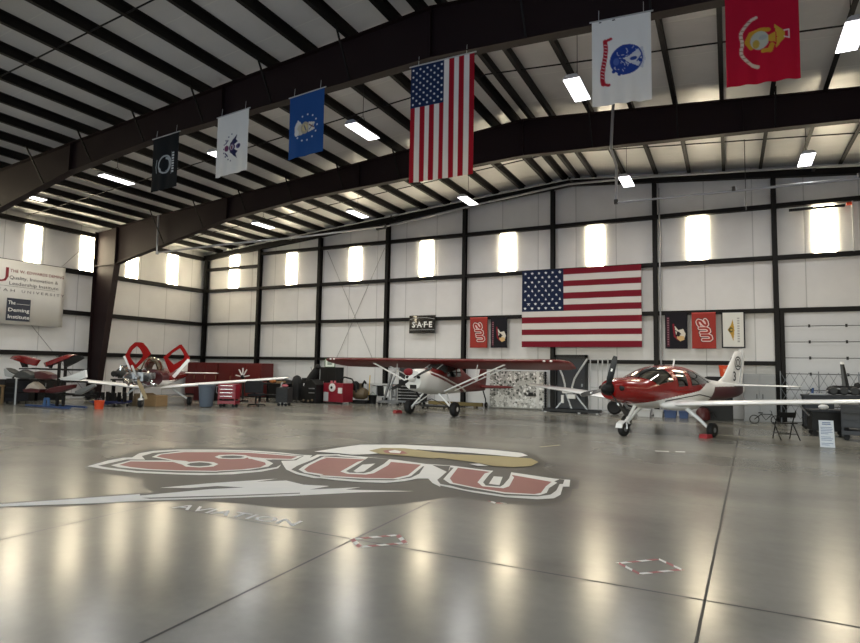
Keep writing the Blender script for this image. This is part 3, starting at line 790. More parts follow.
# painted emblem on the floor
LM = {'grey': mat('floor_paint_grey', '2b2b28', .5, spec=.3, noise=.1, nscale=3), 'white': mat('floor_paint_white', 'dededa', .5, spec=.3, noise=.06, nscale=4),
      'red': mat('floor_paint_red', '8c4a45', .5, spec=.3, noise=.1, nscale=4), 'yellow': mat('floor_paint_yellow', '958757', .5, spec=.3, noise=.08, nscale=4)}
LOGO = [
  ('shadow','grey',[(-8.78,5.801),(-9.167,6.396),(-9.545,7.213),(-9.544,7.616),(-9.323,7.975),(-8.732,8.452),(-8.238,8.7),(-7.612,8.902),(-7.251,8.984),(-7.231,9.4),(-6.966,9.892),(-7.007,10.103),(-6.429,10.742),(-5.815,11.032),(-4.928,11.203),(-4.664,11.233),(-3.965,11.219),(-3.457,11.078),(-3.15,10.739),(-2.797,10.091),(-2.733,9.645),(-2.355,9.021),(-1.966,8.763),(-1.838,8.144),(-1.9,8.081),(-1.813,7.578),(-1.839,7.198),(-2.029,6.89),(-2.305,6.82),(-2.616,6.831),(-2.942,6.842),(-3.181,6.705),(-3.403,6.204),(-3.77,5.758),(-4.139,5.516),(-4.509,5.285),(-4.947,5.256),(-5.545,5.084),(-5.816,4.897),(-6.152,4.637),(-6.567,4.149),(-7.092,3.765),(-7.325,3.885),(-6.946,4.382),(-6.492,5.024),(-6.395,5.02),(-6.407,5.145),(-6.744,5.265),(-7.271,5.656),(-7.828,5.599),(-8.388,5.633)]),
  ('streak','white',[(-7.268,3.855),(-6.889,4.347),(-6.428,4.975),(-6.113,4.736),(-6.406,4.418),(-6.783,4.1),(-7.139,3.789)]),
  ('streak','white',[(-6.403,4.822),(-5.941,5.598),(-5.642,5.911),(-6.007,5.792),(-6.208,5.521),(-6.532,5.338),(-6.233,5.869),(-5.687,6.585),(-5.78,6.276),(-5.497,6.55),(-5.111,6.449),(-4.767,6.553),(-4.846,6.238),(-4.368,6.706),(-4.459,6.474),(-3.648,6.854),(-4.213,6.426),(-4.649,5.987),(-4.905,5.741),(-4.728,5.9),(-5.362,5.364),(-6.195,4.669)]),
  ('streak','grey',[(-6.223,4.844),(-5.466,5.466),(-4.829,6.025),(-4.793,5.979),(-5.418,5.418),(-6.101,4.857)]),
  ('letter','white',[(-8.768,5.844),(-9.02,6.351),(-9.072,6.664),(-8.983,6.764),(-9.295,7.139),(-9.334,7.451),(-9.131,7.813),(-8.485,8.216),(-7.99,8.442),(-7.304,8.545),(-6.836,8.519),(-6.633,8.583),(-6.363,8.105),(-6.488,7.922),(-6.59,7.757),(-6.451,7.556),(-6.241,7.239),(-6.254,6.896),(-6.451,6.506),(-6.789,6.218),(-7.092,6.089),(-7.678,5.875),(-8.339,5.827)]),
  ('letter','grey',[(-8.678,5.953),(-8.868,6.589),(-8.603,6.72),(-8.974,6.943),(-9.133,7.293),(-8.98,7.685),(-8.36,8.096),(-7.872,8.318),(-7.273,8.421),(-6.716,8.46),(-6.51,7.99),(-6.645,7.781),(-6.461,7.588),(-6.331,7.305),(-6.382,6.93),(-6.723,6.458),(-6.659,6.467),(-7.196,6.177),(-7.804,5.969),(-8.381,5.934)]),
  ('letter','white',[(-8.557,6.084),(-8.723,6.542),(-8.188,6.887),(-8.749,6.959),(-8.936,7.236),(-8.9,7.688),(-8.313,8.051),(-7.843,8.288),(-7.22,8.361),(-6.704,8.4),(-6.577,8.008),(-7.006,7.793),(-6.612,7.548),(-6.466,7.272),(-6.513,6.897),(-6.814,6.544),(-6.738,6.543),(-7.304,6.268),(-7.787,6.093),(-8.287,6.028)]),
  ('letter','red',[(-8.482,6.167),(-8.638,6.479),(-7.885,6.886),(-8.713,7.025),(-8.859,7.241),(-8.756,7.637),(-8.237,7.979),(-7.757,8.198),(-7.252,8.27),(-6.75,8.325),(-6.668,8.054),(-7.33,7.752),(-7.139,7.665),(-6.776,7.539),(-6.634,7.402),(-6.52,7.149),(-6.635,6.854),(-6.865,6.593),(-6.799,6.602),(-7.358,6.314),(-7.807,6.163),(-8.173,6.135)]),
  ('letter','white',[(-7.898,7.534),(-7.982,7.724),(-7.839,7.886),(-7.598,7.952),(-7.408,7.853),(-7.348,7.656),(-7.489,7.502),(-7.708,7.444)]),
  ('letter','grey',[(-7.83,7.578),(-7.843,7.702),(-7.756,7.804),(-7.6,7.838),(-7.464,7.794),(-7.443,7.678),(-7.553,7.565),(-7.691,7.518)]),
  ('letter','white',[(-7.728,6.704),(-7.851,6.888),(-7.745,7.073),(-7.487,7.122),(-7.279,7.027),(-7.17,6.825),(-7.277,6.652),(-7.508,6.592)]),
  ('letter','grey',[(-7.665,6.744),(-7.711,6.863),(-7.656,6.994),(-7.478,7.013),(-7.341,6.969),(-7.289,6.838),(-7.357,6.724),(-7.505,6.682)]),
  ('letter','white',[(-8.229,6.921),(-7.941,6.967),(-7.761,6.907),(-7.693,6.689),(-8.094,6.809)]),
  ('letter','grey',[(-8.617,6.731),(-8.161,6.865),(-7.885,6.886),(-8.148,6.853),(-8.46,6.732)]),
  ('letter','white',[(-7.533,7.904),(-7.348,7.848),(-6.94,7.878),(-6.87,7.799),(-7.255,7.673)]),
  ('letter','white',[(-6.656,7.794),(-6.375,8.035),(-6.597,8.676),(-6.282,8.928),(-6.255,8.876),(-5.664,8.921),(-5.071,8.918),(-4.486,8.812),(-4.351,8.841),(-4.077,8.884),(-4.06,8.894),(-3.373,8.794),(-3.041,8.835),(-2.31,8.666),(-2.079,8.693),(-1.97,8.19),(-2.047,8.142),(-1.944,7.608),(-1.962,7.359),(-2.121,7.201),(-2.507,7.105),(-2.965,7.159),(-3.513,7.333),(-3.465,7.249),(-3.676,7.429),(-3.874,7.695),(-4.003,7.615),(-4.068,7.349),(-4.234,7.098),(-4.548,6.971),(-4.913,6.91),(-5.19,6.907),(-5.262,6.862),(-5.683,6.986),(-6.043,7.194),(-6.377,7.51)]),
  ('letter','grey',[(-5.981,7.233),(-6.134,7.573),(-6.295,8.149),(-6.456,8.584),(-6.203,8.817),(-6.225,8.735),(-5.589,8.752),(-5.04,8.753),(-4.399,8.586),(-4.163,7.969),(-4.112,7.62),(-4.227,7.307),(-4.625,7.088),(-5.25,6.985),(-5.299,6.984),(-5.702,7.083)]),
  ('letter','white',[(-5.888,7.292),(-6.049,7.628),(-6.299,8.356),(-6.352,8.54),(-6.37,8.551),(-5.589,8.752),(-5.147,8.827),(-4.45,8.683),(-4.173,7.731),(-4.21,7.415),(-4.574,7.218),(-5.265,7.005),(-5.306,7.069),(-5.642,7.121)]),
  ('letter','red',[(-5.816,7.337),(-5.984,7.669),(-6.181,8.222),(-6.218,8.43),(-6.303,8.462),(-5.597,8.662),(-4.517,8.697),(-4.244,7.763),(-4.3,7.431),(-4.653,7.255),(-5.327,7.086),(-5.321,7.167),(-5.644,7.199)]),
  ('letter','white',[(-5.248,7.48),(-5.537,8.373),(-5.566,8.767),(-5.112,8.768),(-4.94,8.371),(-4.753,7.631),(-4.797,7.478),(-5.048,7.383)]),
  ('letter','grey',[(-5.2,7.56),(-5.424,8.251),(-5.654,8.883),(-5.235,8.895),(-5.067,8.441),(-4.867,7.72),(-4.875,7.554),(-5.081,7.473)]),
  ('letter','white',[(-5.107,7.618),(-5.318,8.186),(-5.201,8.394),(-4.949,7.668),(-5.004,7.553)]),
  ('letter','grey',[(-4.338,8.755),(-4.057,8.84),(-3.907,8.457),(-3.711,7.653),(-3.546,7.416),(-3.385,7.386),(-3.123,7.262),(-2.538,7.194),(-2.164,7.344),(-2.053,7.543),(-2.055,7.829),(-2.129,8.288),(-2.09,8.312),(-2.151,8.648),(-2.222,8.648),(-2.245,8.42),(-2.318,8.347),(-3.321,8.659),(-3.998,8.714),(-3.923,8.533),(-3.869,8.315)]),
  ('letter','white',[(-3.664,7.753),(-3.832,8.337),(-3.963,8.808),(-3.271,8.74),(-2.287,8.492),(-2.18,8.351),(-2.181,7.934),(-2.124,7.612),(-2.165,7.42),(-2.571,7.285),(-3.064,7.395),(-3.451,7.514)]),
  ('letter','red',[(-3.611,7.859),(-3.875,8.738),(-3.268,8.659),(-2.963,8.609),(-2.268,8.378),(-2.249,8.018),(-2.188,7.573),(-2.238,7.453),(-2.597,7.359),(-3.035,7.438),(-3.432,7.579)]),
  ('letter','white',[(-3.155,7.79),(-3.323,8.495),(-3.288,8.713),(-3.004,8.727),(-2.833,8.415),(-2.679,7.755),(-2.702,7.592),(-2.992,7.564)]),
  ('letter','grey',[(-3.087,7.832),(-3.221,8.401),(-3.321,8.93),(-3.038,8.903),(-2.874,8.316),(-2.784,7.82),(-2.776,7.67),(-2.974,7.638)]),
  ('letter','white',[(-2.977,7.766),(-3.121,8.341),(-2.99,8.362),(-2.82,7.758)]),
  ('bird','white',[(-6.842,8.899),(-6.775,9.622),(-6.679,10.203),(-5.996,10.664),(-4.809,10.935),(-4.115,10.984),(-3.53,10.904),(-3.317,10.631),(-3.408,10.341),(-3.815,10.353),(-4.296,10.351),(-4.613,10.317),(-5.385,10.222),(-5.829,9.178),(-6.04,8.97),(-6.353,8.977)]),
  ('bird','yellow',[(-6.072,9.558),(-6.076,10.034),(-5.672,10.221),(-5.354,10.163),(-4.948,10.046),(-4.494,10.052),(-4.068,10.188),(-3.641,10.304),(-3.161,10.323),(-2.934,10.004),(-2.917,9.528),(-3.133,9.262),(-3.442,9.194),(-3.894,9.388),(-4.561,9.504),(-4.618,9.38),(-5.26,9.364),(-5.678,9.324)]),
  ('bird','red',[(-5.855,9.701),(-5.803,9.944),(-5.514,9.875),(-5.276,9.635),(-5.411,9.451),(-5.687,9.511)]),
  ('bird','white',[(-5.744,9.723),(-5.707,9.903),(-5.519,9.821),(-5.421,9.588),(-5.612,9.56)]),
  ('bird','white',[(-3.863,9.172),(-3.737,9.291),(-3.504,9.136),(-3.674,9.065)]),
]

t = thing('floor_emblem', 'huge painted emblem of red letters, bird head and white streaks on concrete floor', 'floor emblem', (0, 0, 0))
zz = .002
keys = list(LM)
groups_ = {}
for nm, c, poly in LOGO:
    if nm == 'letter': nm = 'letter_s' if max(p[0] for p in poly) < -5.5 and c != 'x' else 'letter_u'
    if nm == 'streak' and min(p[0] for p in poly) < -7: nm = 'tail_streak'
    mb = groups_.setdefault(nm, MB()); mb.m = keys.index(c); mb.flat(poly, zz); zz += .0004
for nm, mb in groups_.items():
    mb.build({'shadow': 'grey_backing', 'streak': 'white_streak', 'tail_streak': 'white_streak', 'letter_s': 'lettering', 'letter_u': 'lettering', 'bird': 'bird_head'}[nm], [LM[k] for k in keys], t, recalc=False)
MB().text('AVIATION', .27, (-5.53, 4.69, .003), Vector((1, .055, 0)).normalized(), Vector((-.16, 1, 0)).normalized(), width=1.64, offset=.008).build('small_lettering', LM['white'], t, recalc=False)

TW = mat('tape_white', 'e6e4de', .5); TR = mat('tape_red', '8c2830', .5)
def tape(corners, label, w=.05):
    mb = MB(); n = len(corners); q = 0
    for i in range(n):
        a, b = Vector((*corners[i], .0016)), Vector((*corners[(i + 1) % n], .0016))
        s = (b - a).normalized().cross(Vector((0, 0, 1))) * w / 2
        L = (b - a).length; m = max(2, round(L / .09))
        for k in range(m):
            p0, p1 = a.lerp(b, k / m), a.lerp(b, (k + 1) / m); sk = (b - a).normalized() * .02
            mb.m = q % 2; q += 1
            dz = Vector((0, 0, .0003 * (i % 2)))
            mb.add([p0 - s - sk + dz, p0 + s + sk + dz, p1 + s + sk + dz, p1 - s - sk + dz], [(0, 1, 2, 3)])
    return mb.build('tape_square', [TW, TR], label=label, cat='floor tape', recalc=False)
tape([(-3.143, 4.697), (-2.845, 5.021), (-2.657, 4.838), (-2.948, 4.533)], 'red and white tape square on a floor joint below the emblem')
tape([(-.848, 5.231), (-.563, 5.509), (-.374, 5.322), (-.663, 5.046)], 'red and white tape square alone on the open floor beside the long joint', .035)
tape([(-2.656, 6.873), (-2.293, 7.155), (-2.163, 7.002), (-2.509, 6.764)], 'worn red and white tape square on the edge of the painted emblem')
def strip(p, q, w, label, m):
    a, b = Vector((*p, .0015)), Vector((*q, .0015)); s = (b - a).normalized().cross(Vector((0, 0, 1))) * w / 2
    MB().add([a - s, a + s, b + s, b - s], [(0, 1, 2, 3)]).build('tape_strip', m, label=label, cat='floor tape', recalc=False)
strip((-3.49, 12.02), (-3.22, 12.57), .06, 'short yellowed tape strip on the floor behind the emblem', mat('tape_yellowed', 'a39a78', .6))
strip((-1.35, 12.74), (-1.10, 12.83), .07, 'short white tape mark on floor in front of the nose wheel', TW)
strip((-.98, 12.87), (-.81, 12.94), .07, 'second white tape mark on floor, nearer the long joint', TW)
# ------------------------------------------------------------------ hanging lamps
LAMP = mat('lamp_diffuser', 'ffffff', .4, emit='fdfbff', strength=5.)
proto = None
lz = 7.4
cap = {(-22.07, 0): 'half hidden under the first rafter at the eave', (-17.32, 0): 'left of the black flag', (-12.6, 0): 'partly behind the white eagle flag', (-8.0, 0): 'between the blue flag and the vertical striped flag',
       (-2.7, 0): 'just beside the white flag with red scroll', (2.0, 0): 'beyond the red flag', (-17.32, 1): 'near the rear corner', (-12.6, 1): 'above the cross-brace cables', (-8.0, 1): 'below the vertical striped flag',
       (-2.7, 1): 'by the bent grey gas pipe', (2.0, 1): 'above the overhead door'}
for (x, row), where in cap.items():
    y = 11.95 if row == 0 else 18.62
    lab = f'hanging strip lamp {where}, ' + ('main frame bay' if row == 0 else 'rear bay')
    top = roofz(x) + .1 - lz
    if proto is None:
        pass
    t = thing('ceiling_lamp', lab, 'lamp', (x, y, lz), 0, 'hanging strip lamps')
    MB().prism([(-.17, 0), (.17, 0), (.13, .06), (.08, .09), (-.08, .09), (-.13, .06)], -.54, .54, 'xz').build('housing', LGREY, t)
    mb = MB()
    for i in range(4): mb.box(-.16 + i * .083, -.16 + i * .083 + .07, -.52, .52, -.018, .0)
    mb.build('diffuser', LAMP, t)
    mb = MB().tube([(0, -.35, .09), (0, 0, .4)], .006, 5).tube([(0, .35, .09), (0, 0, .4)], .006, 5).tube([(0, 0, .4), (0, 0, top)], .008, 5)
    mb.build('hanging_wire', DGREY, t)
    ld = bpy.data.lights.new('lamp_light', 'AREA'); ld.shape = 'RECTANGLE'; ld.size = .36 * K; ld.size_y = 1.16 * K; ld.energy = LAMP_W; ld.color = (1, .98, .95)
    lo = bpy.data.objects.new('lamp_light', ld); COL.objects.link(lo); lo.parent = t; lo.location = (0, 0, -.03 * K)

# gas pipes
t = thing('gas_pipe', 'bent grey gas pipe dropping past the second rafter and running along to the overhead door', 'pipe', (-2.7, 16.2, 6.4))
PIPE = mat('galvanised_pipe', '96989c', .45, metal=.3)
pp = lambda l: [(x + 2.7, y - 16.2, z - 6.4) for x, y, z in l]
MB().tube(pp([(-2.68, 16.2, 8.9), (-2.75, 16.2, 7.6), (-2.72, 16.9, 7.35), (-2.74, 16.9, 6.29), (3.6, 16.9, 6.25), (12, 16.9, 6.2)]), .04, 8).build('pipe_run', PIPE, t, smooth=40)
for x in (-2.74, .2, 2.89): MB().tube(pp([(x, 16.9, 6.26), (x, 16.9, 6.38)]), .06, 8).build('clamp', DGREY, t)
MB().tube(pp([(.55, 19.6, roofz(.55)), (.55, 19.6, 6.4)]), .012, 5).build('drop_wire', DGREY, t)
t = thing('gas_pipe', 'pale grey pipe hanging on the second rafter and following the rear gable', 'pipe', (-21, 16.2, 6))
pp = lambda l: [(x + 21, y - 16.2, z - 6) for x, y, z in l]
MB().tube(pp([(-21.0, 16.42, roofz(-21) - .05), (-20.95, 16.4, 6.1), (-18.0, 17.0, 6.32), (-15.15, 19, 6.85), (-13.28, 22.2, 7.82), (-9.0, 22.3, 8.36), (RX, 22.3, 8.72), (-2.4, 22.3, 8.62), (3.8, 22.3, 8.2), (11, 22.3, 7.6)]), .04, 8).build('pipe_run', PIPE, t, smooth=40)
MB().obox(pp([(-13.6, 22.0, 7.7)])[0], (.5, .12, .12), (0, -.1, 0)).build('valve', DGREY, t)
MB().obox(pp([(-20.95, 16.42, 6.1)])[0], (.09, .09, .12)).build('elbow', PIPE, t)
t = thing('conduit', 'thin grey conduit along the gable rafter above the gas pipe', 'conduit', (RX, 22.45, 8.6))
for q in (-14, -8, 0, 8): MB().box(q - .04, q + .04, -.03, .4, .36 - abs(q) * .0833 - .02, .36 - abs(q) * .0833 + .06).build('mount', DGREY, t)
MB().tube([(-17.5, 0, 7.55 - 8.6), (0, 0, .36), (15, 0, 7.72 - 8.6)], .025, 6).build('conduit_run', LGREY, t)
t = thing('wall_pipe', 'bright vertical pipe beside the wall post behind the low-wing cabin', 'pipe', (XL + 3.81 * 6 + .17, YB - .04, 0))
MB().tube([(0, 0, 0), (0, 0, 8.3)], .028, 8).build('pipe_run', PIPE, t)
t = thing('heater_arm', 'dark horizontal bracket rail across the panel above the overhead door', 'rail', (1.9, YB - .12, 7.02))
MB().bar((0, 0, 0), (1.55, 0, 0), .08).build('rail', BLACKM, t)
MB().tube([(1.75, 0, .12), (1.75, 0, -1.5)], .025, 6).build('drop_pipe', LGREY, t)
MB().obox((1.66, 0, .05), (.14, .1, .08)).build('valve', ORANGE, t)
# ------------------------------------------------------------------ aircraft (metres; x forward, y to the pilot's left)
class Hull:
    def __init__(self, secs, n=2.3):
        s = sorted(secs); self.a = np.array([r[0] for r in s]); self.zb = np.array([r[1] for r in s]); self.zt = np.array([r[2] for r in s]); self.hw = np.array([r[3] for r in s]); self.n = n
        self.cache = {}
    def at(self, a):
        def h(y):
            x = self.a; i = int(np.clip(np.searchsorted(x, a) - 1, 0, len(x) - 2))
            m = np.gradient(y, x); dx = x[i + 1] - x[i]; t = min(1, max(0, (a - x[i]) / dx))
            return float((2 * t**3 - 3 * t**2 + 1) * y[i] + (t**3 - 2 * t**2 + t) * dx * m[i] + (-2 * t**3 + 3 * t**2) * y[i + 1] + (t**3 - t**2) * dx * m[i + 1])
        return h(self.zb), h(self.zt), h(self.hw)
    def ring(self, a, phi, off=0.):
        zb, zt, hw = self.at(a); c, s = math.cos(phi), math.sin(phi); e = 2 / self.n
        y = (hw + off) * math.copysign(abs(c) ** e, c); z = (zb + zt) / 2 + ((zt - zb) / 2 + off) * math.copysign(abs(s) ** e, s)
        return (-a, y, z)
    def side(self, a, z, s, off=.012):
        zb, zt, hw = self.at(a); u = min(1, abs(z - (zb + zt) / 2) / ((zt - zb) / 2))
        return (-a, s * ((hw) * (1 - u ** self.n) ** (1 / self.n) + off), z)
    def skin(self, a0, a1, na, nphi, paint):
        mb = MB(); A = np.linspace(a0, a1, na); ph = [-math.pi / 2 + 2 * math.pi * k / nphi for k in range(nphi)]
        mb.v = [self.ring(a, p) for a in A for p in ph]
        for i in range(na - 1):
            for k in range(nphi):
                f = (i * nphi + k, (i + 1) * nphi + k, (i + 1) * nphi + (k + 1) % nphi, i * nphi + (k + 1) % nphi)
                c = np.mean([mb.v[q] for q in f], 0); mb.m = paint(-c[0], c[1], c[2]); mb.face(f)
        mb.m = paint(a0, 0, 1.2); mb.face([k for k in range(nphi)]); mb.m = paint(a1, 0, 1.2); mb.face([(na - 1) * nphi + k for k in range(nphi)][::-1])
        return mb
    def pane(self, quad, s, off=.012, n=8):
        """window on one side: four (a, z) corners"""
        mb = MB(); (a0, z0), (a1, z1), (a2, z2), (a3, z3) = quad
        for j in range(n + 1):
            for i in range(n + 1):
                u, v = i / n, j / n
                a = (1 - v) * ((1 - u) * a0 + u * a1) + v * ((1 - u) * a3 + u * a2); z = (1 - v) * ((1 - u) * z0 + u * z1) + v * ((1 - u) * z3 + u * z2)
                mb.v.append(self.side(a, z, s, off))
        for j in range(n):
            for i in range(n): mb.face((j * (n + 1) + i, j * (n + 1) + i + 1, (j + 1) * (n + 1) + i + 1, (j + 1) * (n + 1) + i))
        return mb
    def wrap(self, lo, hi, p0, p1, off=.012, n=16, m=6):
        """pane over the top: lo(phi), hi(phi) give the fore and aft limits"""
        mb = MB()
        for j in range(m + 1):
            for i in range(n + 1):
                p = p0 + (p1 - p0) * i / n; a = lo(p) + (hi(p) - lo(p)) * j / m
                mb.v.append(self.ring(a, p, off))
        for j in range(m):
            for i in range(n): mb.face((j * (n + 1) + i, j * (n + 1) + i + 1, (j + 1) * (n + 1) + i + 1, (j + 1) * (n + 1) + i))
        return mb
FOIL = [(1, .0), (.8, .025), (.55, .052), (.3, .066), (.15, .06), (.06, .042), (.015, .02), (0, 0), (.015, -.014), (.06, -.026), (.15, -.034), (.3, -.036), (.55, -.026), (.8, -.010)]
def wing(secs, th=1., inc=0.):
    """secs: (y, leading edge a, chord, z)"""
    mb = MB()
    mb.rings([[(-(a + c * u), y, z + c * w * th - c * u * inc) for u, w in FOIL] for y, a, c, z in secs])
    return mb
def vfin(secs):
    """secs: (z, leading edge a, chord, half thickness factor)"""
    mb = MB()
    mb.rings([[(-(a + c * u), (1 if i < 7 else -1) * abs(w) * t * c if 0 < i < 13 or 1 else 0, z) for i, (u, w) in enumerate(FOIL)] for z, a, c, t in secs])
    return mb
def wheel(name, c, r, w, parent, hub=WHITE2):
    o = MB().lathe([(r * .55, -w / 2), (r * .85, -w / 2), (r * .97, -w * .36), (r, -w * .15), (r, w * .15), (r * .97, w * .36), (r * .85, w / 2), (r * .55, w / 2)], c, 24, 'y').build(name, BLACK, parent, k=1, smooth=40)
    MB().lathe([(r * .2, -w / 2 - .01), (r * .5, -w * .44), (r * .56, -w * .3), (r * .56, w * .3), (r * .5, w * .44), (r * .2, w / 2 + .01)], c, 16, 'y').build('hub', hub, o, k=1, smooth=40)
    return o
def blade(mb, c, ang, L, w0, w1, t=.03, hand=1):
    """a flat tapered blade in the y-z plane at x = c[0]"""
    c = Vector(c); d = Vector((0, math.sin(ang), math.cos(ang))); s = Vector((0, d.z, -d.y)); rings = []
    for k in range(9):
        f = k / 8; w = (w0 + (w1 - w0) * f) * (1 if f < .9 else .75) * (.55 + .45 * min(1, f * 4)); tw = hand * (.8 * (1 - f) + .25)
        p = c + d * (.08 + (L - .08) * f); u = s * math.cos(tw) + Vector((1, 0, 0)) * math.sin(tw); n = Vector((1, 0, 0)) * math.cos(tw) - s * math.sin(tw); tt = t * (1 - .7 * f)
        rings.append([p + u * w * .5, p + n * tt * .5, p - u * w * .5, p - n * tt * .5])
    return mb.rings(rings)

# ---- low-wing aircraft
t = thing('aircraft', 'red and white low-wing propeller aircraft with black three-blade propeller and tall tail fin', 'airplane', (-2.70, 14.44, 0), math.radians(242.5))
H1 = Hull([(.30, 1.06, 1.57, .27), (.5, 1.0, 1.62, .38), (.85, .94, 1.645, .49), (1.3, .87, 1.665, .57), (1.6, .82, 1.77, .60), (1.95, .79, 1.90, .62), (2.35, .78, 1.98, .63), (2.75, .77, 2.02, .63), (3.1, .77, 2.03, .63), (3.6, .77, 2.0, .62),
           (4.1, .78, 1.91, .58), (4.6, .80, 1.77, .50), (5.1, .84, 1.64, .40), (5.8, .89, 1.56, .29), (6.6, .95, 1.51, .20), (7.3, 1.02, 1.47, .11), (7.75, 1.14, 1.43, .03)])
def paint1(a, y, z):
    if a < 3.9 and z > .92 + .125 * max(0, a - 1.1): return 1
    if a >= 3.9 and z > 1.27 + (a - 3.9) * .42: return 1
    if 4.72 + (z - .9) * 1.0 < a < 7.62 and z < 1.37: return 2
    return 0
f = H1.skin(.30, 7.75, 380, 200, paint1).build('fuselage', [WHITE, RED, DARKRED, BLACKM], t, k=1, smooth=60)
for s, nm in ((1, 'left'), (-1, 'right')):
    wing([(s * .45, 2.3, 1.62, .86), (s * 1.2, 2.36, 1.5, .92), (s * 3.2, 2.55, 1.25, 1.07), (s * 5.4, 2.78, .95, 1.22), (s * 5.72, 2.86, .80, 1.245), (s * 5.84, 3.0, .5, 1.255)], 1.05).build('wing', WHITE, t, k=1, smooth=50)
    MB().ellip((-3.05, s * .5, .86), (1.0, .34, .17), 24, 12).build('wing_root_fairing', WHITE, t, k=1, smooth=70)
    MB().tube([H1.side(a_, .985 + .1 * (a_ - 2.2), s, .006) for a_ in np.linspace(2.2, 3.9, 18)] + [H1.side(a_, 1.155 - .12 * (a_ - 3.9), s, .006) for a_ in np.linspace(4.0, 4.8, 9)], .016, 6).build('pinstripe', BLACKM, t, k=1)
    wing([(s * .08, 6.85, .78, 1.40), (s * 1.9, 7.1, .52, 1.42), (s * 1.97, 7.2, .36, 1.42)], .9).build('tailplane', WHITE, t, k=1, smooth=50)
    MB().tube([(-2.9, s * .62, .86), (-2.97, s * 1.05, .52), (-3.05, s * 1.34, .23)], [.07, .055, .04], 10).build('main_gear_leg', WHITE, t, k=1, smooth=60)
    wheel('main_wheel', (-3.05, s * 1.43, .205), .205, .16, t, GREY)
    H1.pane([(2.70, 1.40), (2.66, 1.88), (3.12, 1.91), (3.18, 1.42)], s).build('side_window', GLASS, t, k=1, smooth=60)
    H1.pane([(3.42, 1.43), (3.38, 1.90), (4.3, 1.77), (5.0, 1.53)], s).build('rear_window', GLASS, t, k=1, smooth=60)
    MB().ellip((-.42, s * .30, 1.36), (.06, .13, .075)).build('air_intake', BLACK, t, k=1, smooth=60)
    MB().obox((-3.0, s * .632, 1.30), (.9, .006, .008), (0, 0, 0)).build('door_seam', DARKRED, t, k=1)
H1.wrap(lambda p: 1.32 + .42 * abs(math.cos(p)) ** 3, lambda p: 2.26 + .20 * abs(math.cos(p)) ** 1.5, math.radians(13), math.radians(167), n=28, m=10).build('windshield', GLASS, t, k=1, smooth=60)
MB().tube([H1.ring(1.34 + .115 * i, math.pi / 2, .014) for i in range(9)], .012, 6).build('windshield_post', RED, t, k=1)
vfin([(1.44, 5.7, 1.95, .5), (1.56, 6.1, 1.58, .7), (1.72, 6.42, 1.30, .85), (2.05, 6.72, 1.08, .9), (2.54, 7.16, .74, .9), (2.58, 7.24, .6, .5)]).build('tail_fin', WHITE, t, k=1, smooth=50)
mb = MB()
for s in (1, -1):
    mb.text('3', .46, (-6.86 if s > 0 else -7.14, s * .098, 1.56), (-s, 0, 0), (0, 0, 1), offset=.012)
    mb.text('Ω', .36, (-7.10 if s > 0 else -7.38, s * .088, 2.04), (-s, 0, 0), (0, 0, 1), offset=.01)
    c = Vector((-7.24, s * .085, 2.16)); n = 24
    for i in range(n):
        a0, a1 = 2 * math.pi * i / n, 2 * math.pi * (i + 1) / n
        mb.add([c + Vector((r * .9 * math.cos(a), 0, r * math.sin(a))) for a, r in ((a0, .24), (a1, .24), (a1, .20), (a0, .20))], [(0, 1, 2, 3)])
mb.build('fin_marking', BLACKM, t, k=1, recalc=False)
MB().bar((-7.42, .0, 1.5), (-7.66, 0, 2.66), .012, .17).build('rudder_seam', LGREY, t, k=1)
p = MB().lathe([(.02, -.0), (.09, -.06), (.16, -.16), (.19, -.30), (.19, -.32)], (0, 0, 1.33), 28, 'x').build('spinner', BLACKM, t, k=1, smooth=50)
for a_ in (17, 137, 257):
    o = blade(MB(), (-.24, 0, 1.33), math.radians(a_), .95, .19, .15, hand=-1).build('propeller_blade', mat('blade_black', '17181a', .4), t, k=1, smooth=40)
    d = Vector((0, math.sin(math.radians(a_)), math.cos(math.radians(a_)))); c = Vector((-.24, 0, 1.33)) + d * .93
    blade(MB(), c - d * .05, math.radians(a_), .085, .12, .12, .012).build('white_tip', WHITE, o, k=1)
    MB().obox(Vector((-.245, 0, 1.33)) + d * .55 + Vector((.02, 0, 0)), (.004, .045, .08), (-math.radians(a_), 0, .5)).build('decal', WHITE, o, k=1)
MB().tube([(-1.5, 0, .86), (-1.2, 0, .52), (-.98, 0, .36)], [.05, .045, .05], 10).build('nose_gear_leg', WHITE, t, k=1, smooth=50)
for s in (1, -1):
    MB().tube([(-1.0, s * .03, .38), (-.95, s * .11, .33), (-.95, s * .115, .21)], .022, 8).build('wheel_fork', WHITE, t, k=1, smooth=50)
wheel('nose_wheel', (-.95, 0, .2), .2, .15, t, GREY)
MB().prism([(-.71 - q, z) for q, z in ((0, .24), (.04, .36), (.17, .43), (.32, .43), (.42, .36), (.39, .34), (.30, .40), (.18, .40), (.08, .34), (.04, .24))], -.1, .1, 'xz').build('mud_guard', WHITE, t, k=1)
MB().tube([(-.75, .18, .95), (-.85, .2, .82), (-1.0, .2, .78)], .035, 8).build('exhaust_pipe', GREY, t, k=1)
MB().bar((-3.45, 0, 2.0), (-3.52, 0, 2.22), .012, .05).build('antenna', WHITE, t, k=1)
MB().bar((-2.95, .0, 2.0), (-3.0, 0, 2.12), .012, .04).build('antenna', BLACKM, t, k=1)
chk = lambda x, y, lab: MB().prism([(-.14, 0), (.14, 0), (.10, .09), (-.10, .09)], -.1, .1, 'xz').build('wheel_chock', mat('chock_red', '8e1f26', .6), label=lab, cat='wheel chock', loc=(x, y, 0), rot=(0, 0, math.radians(62)))

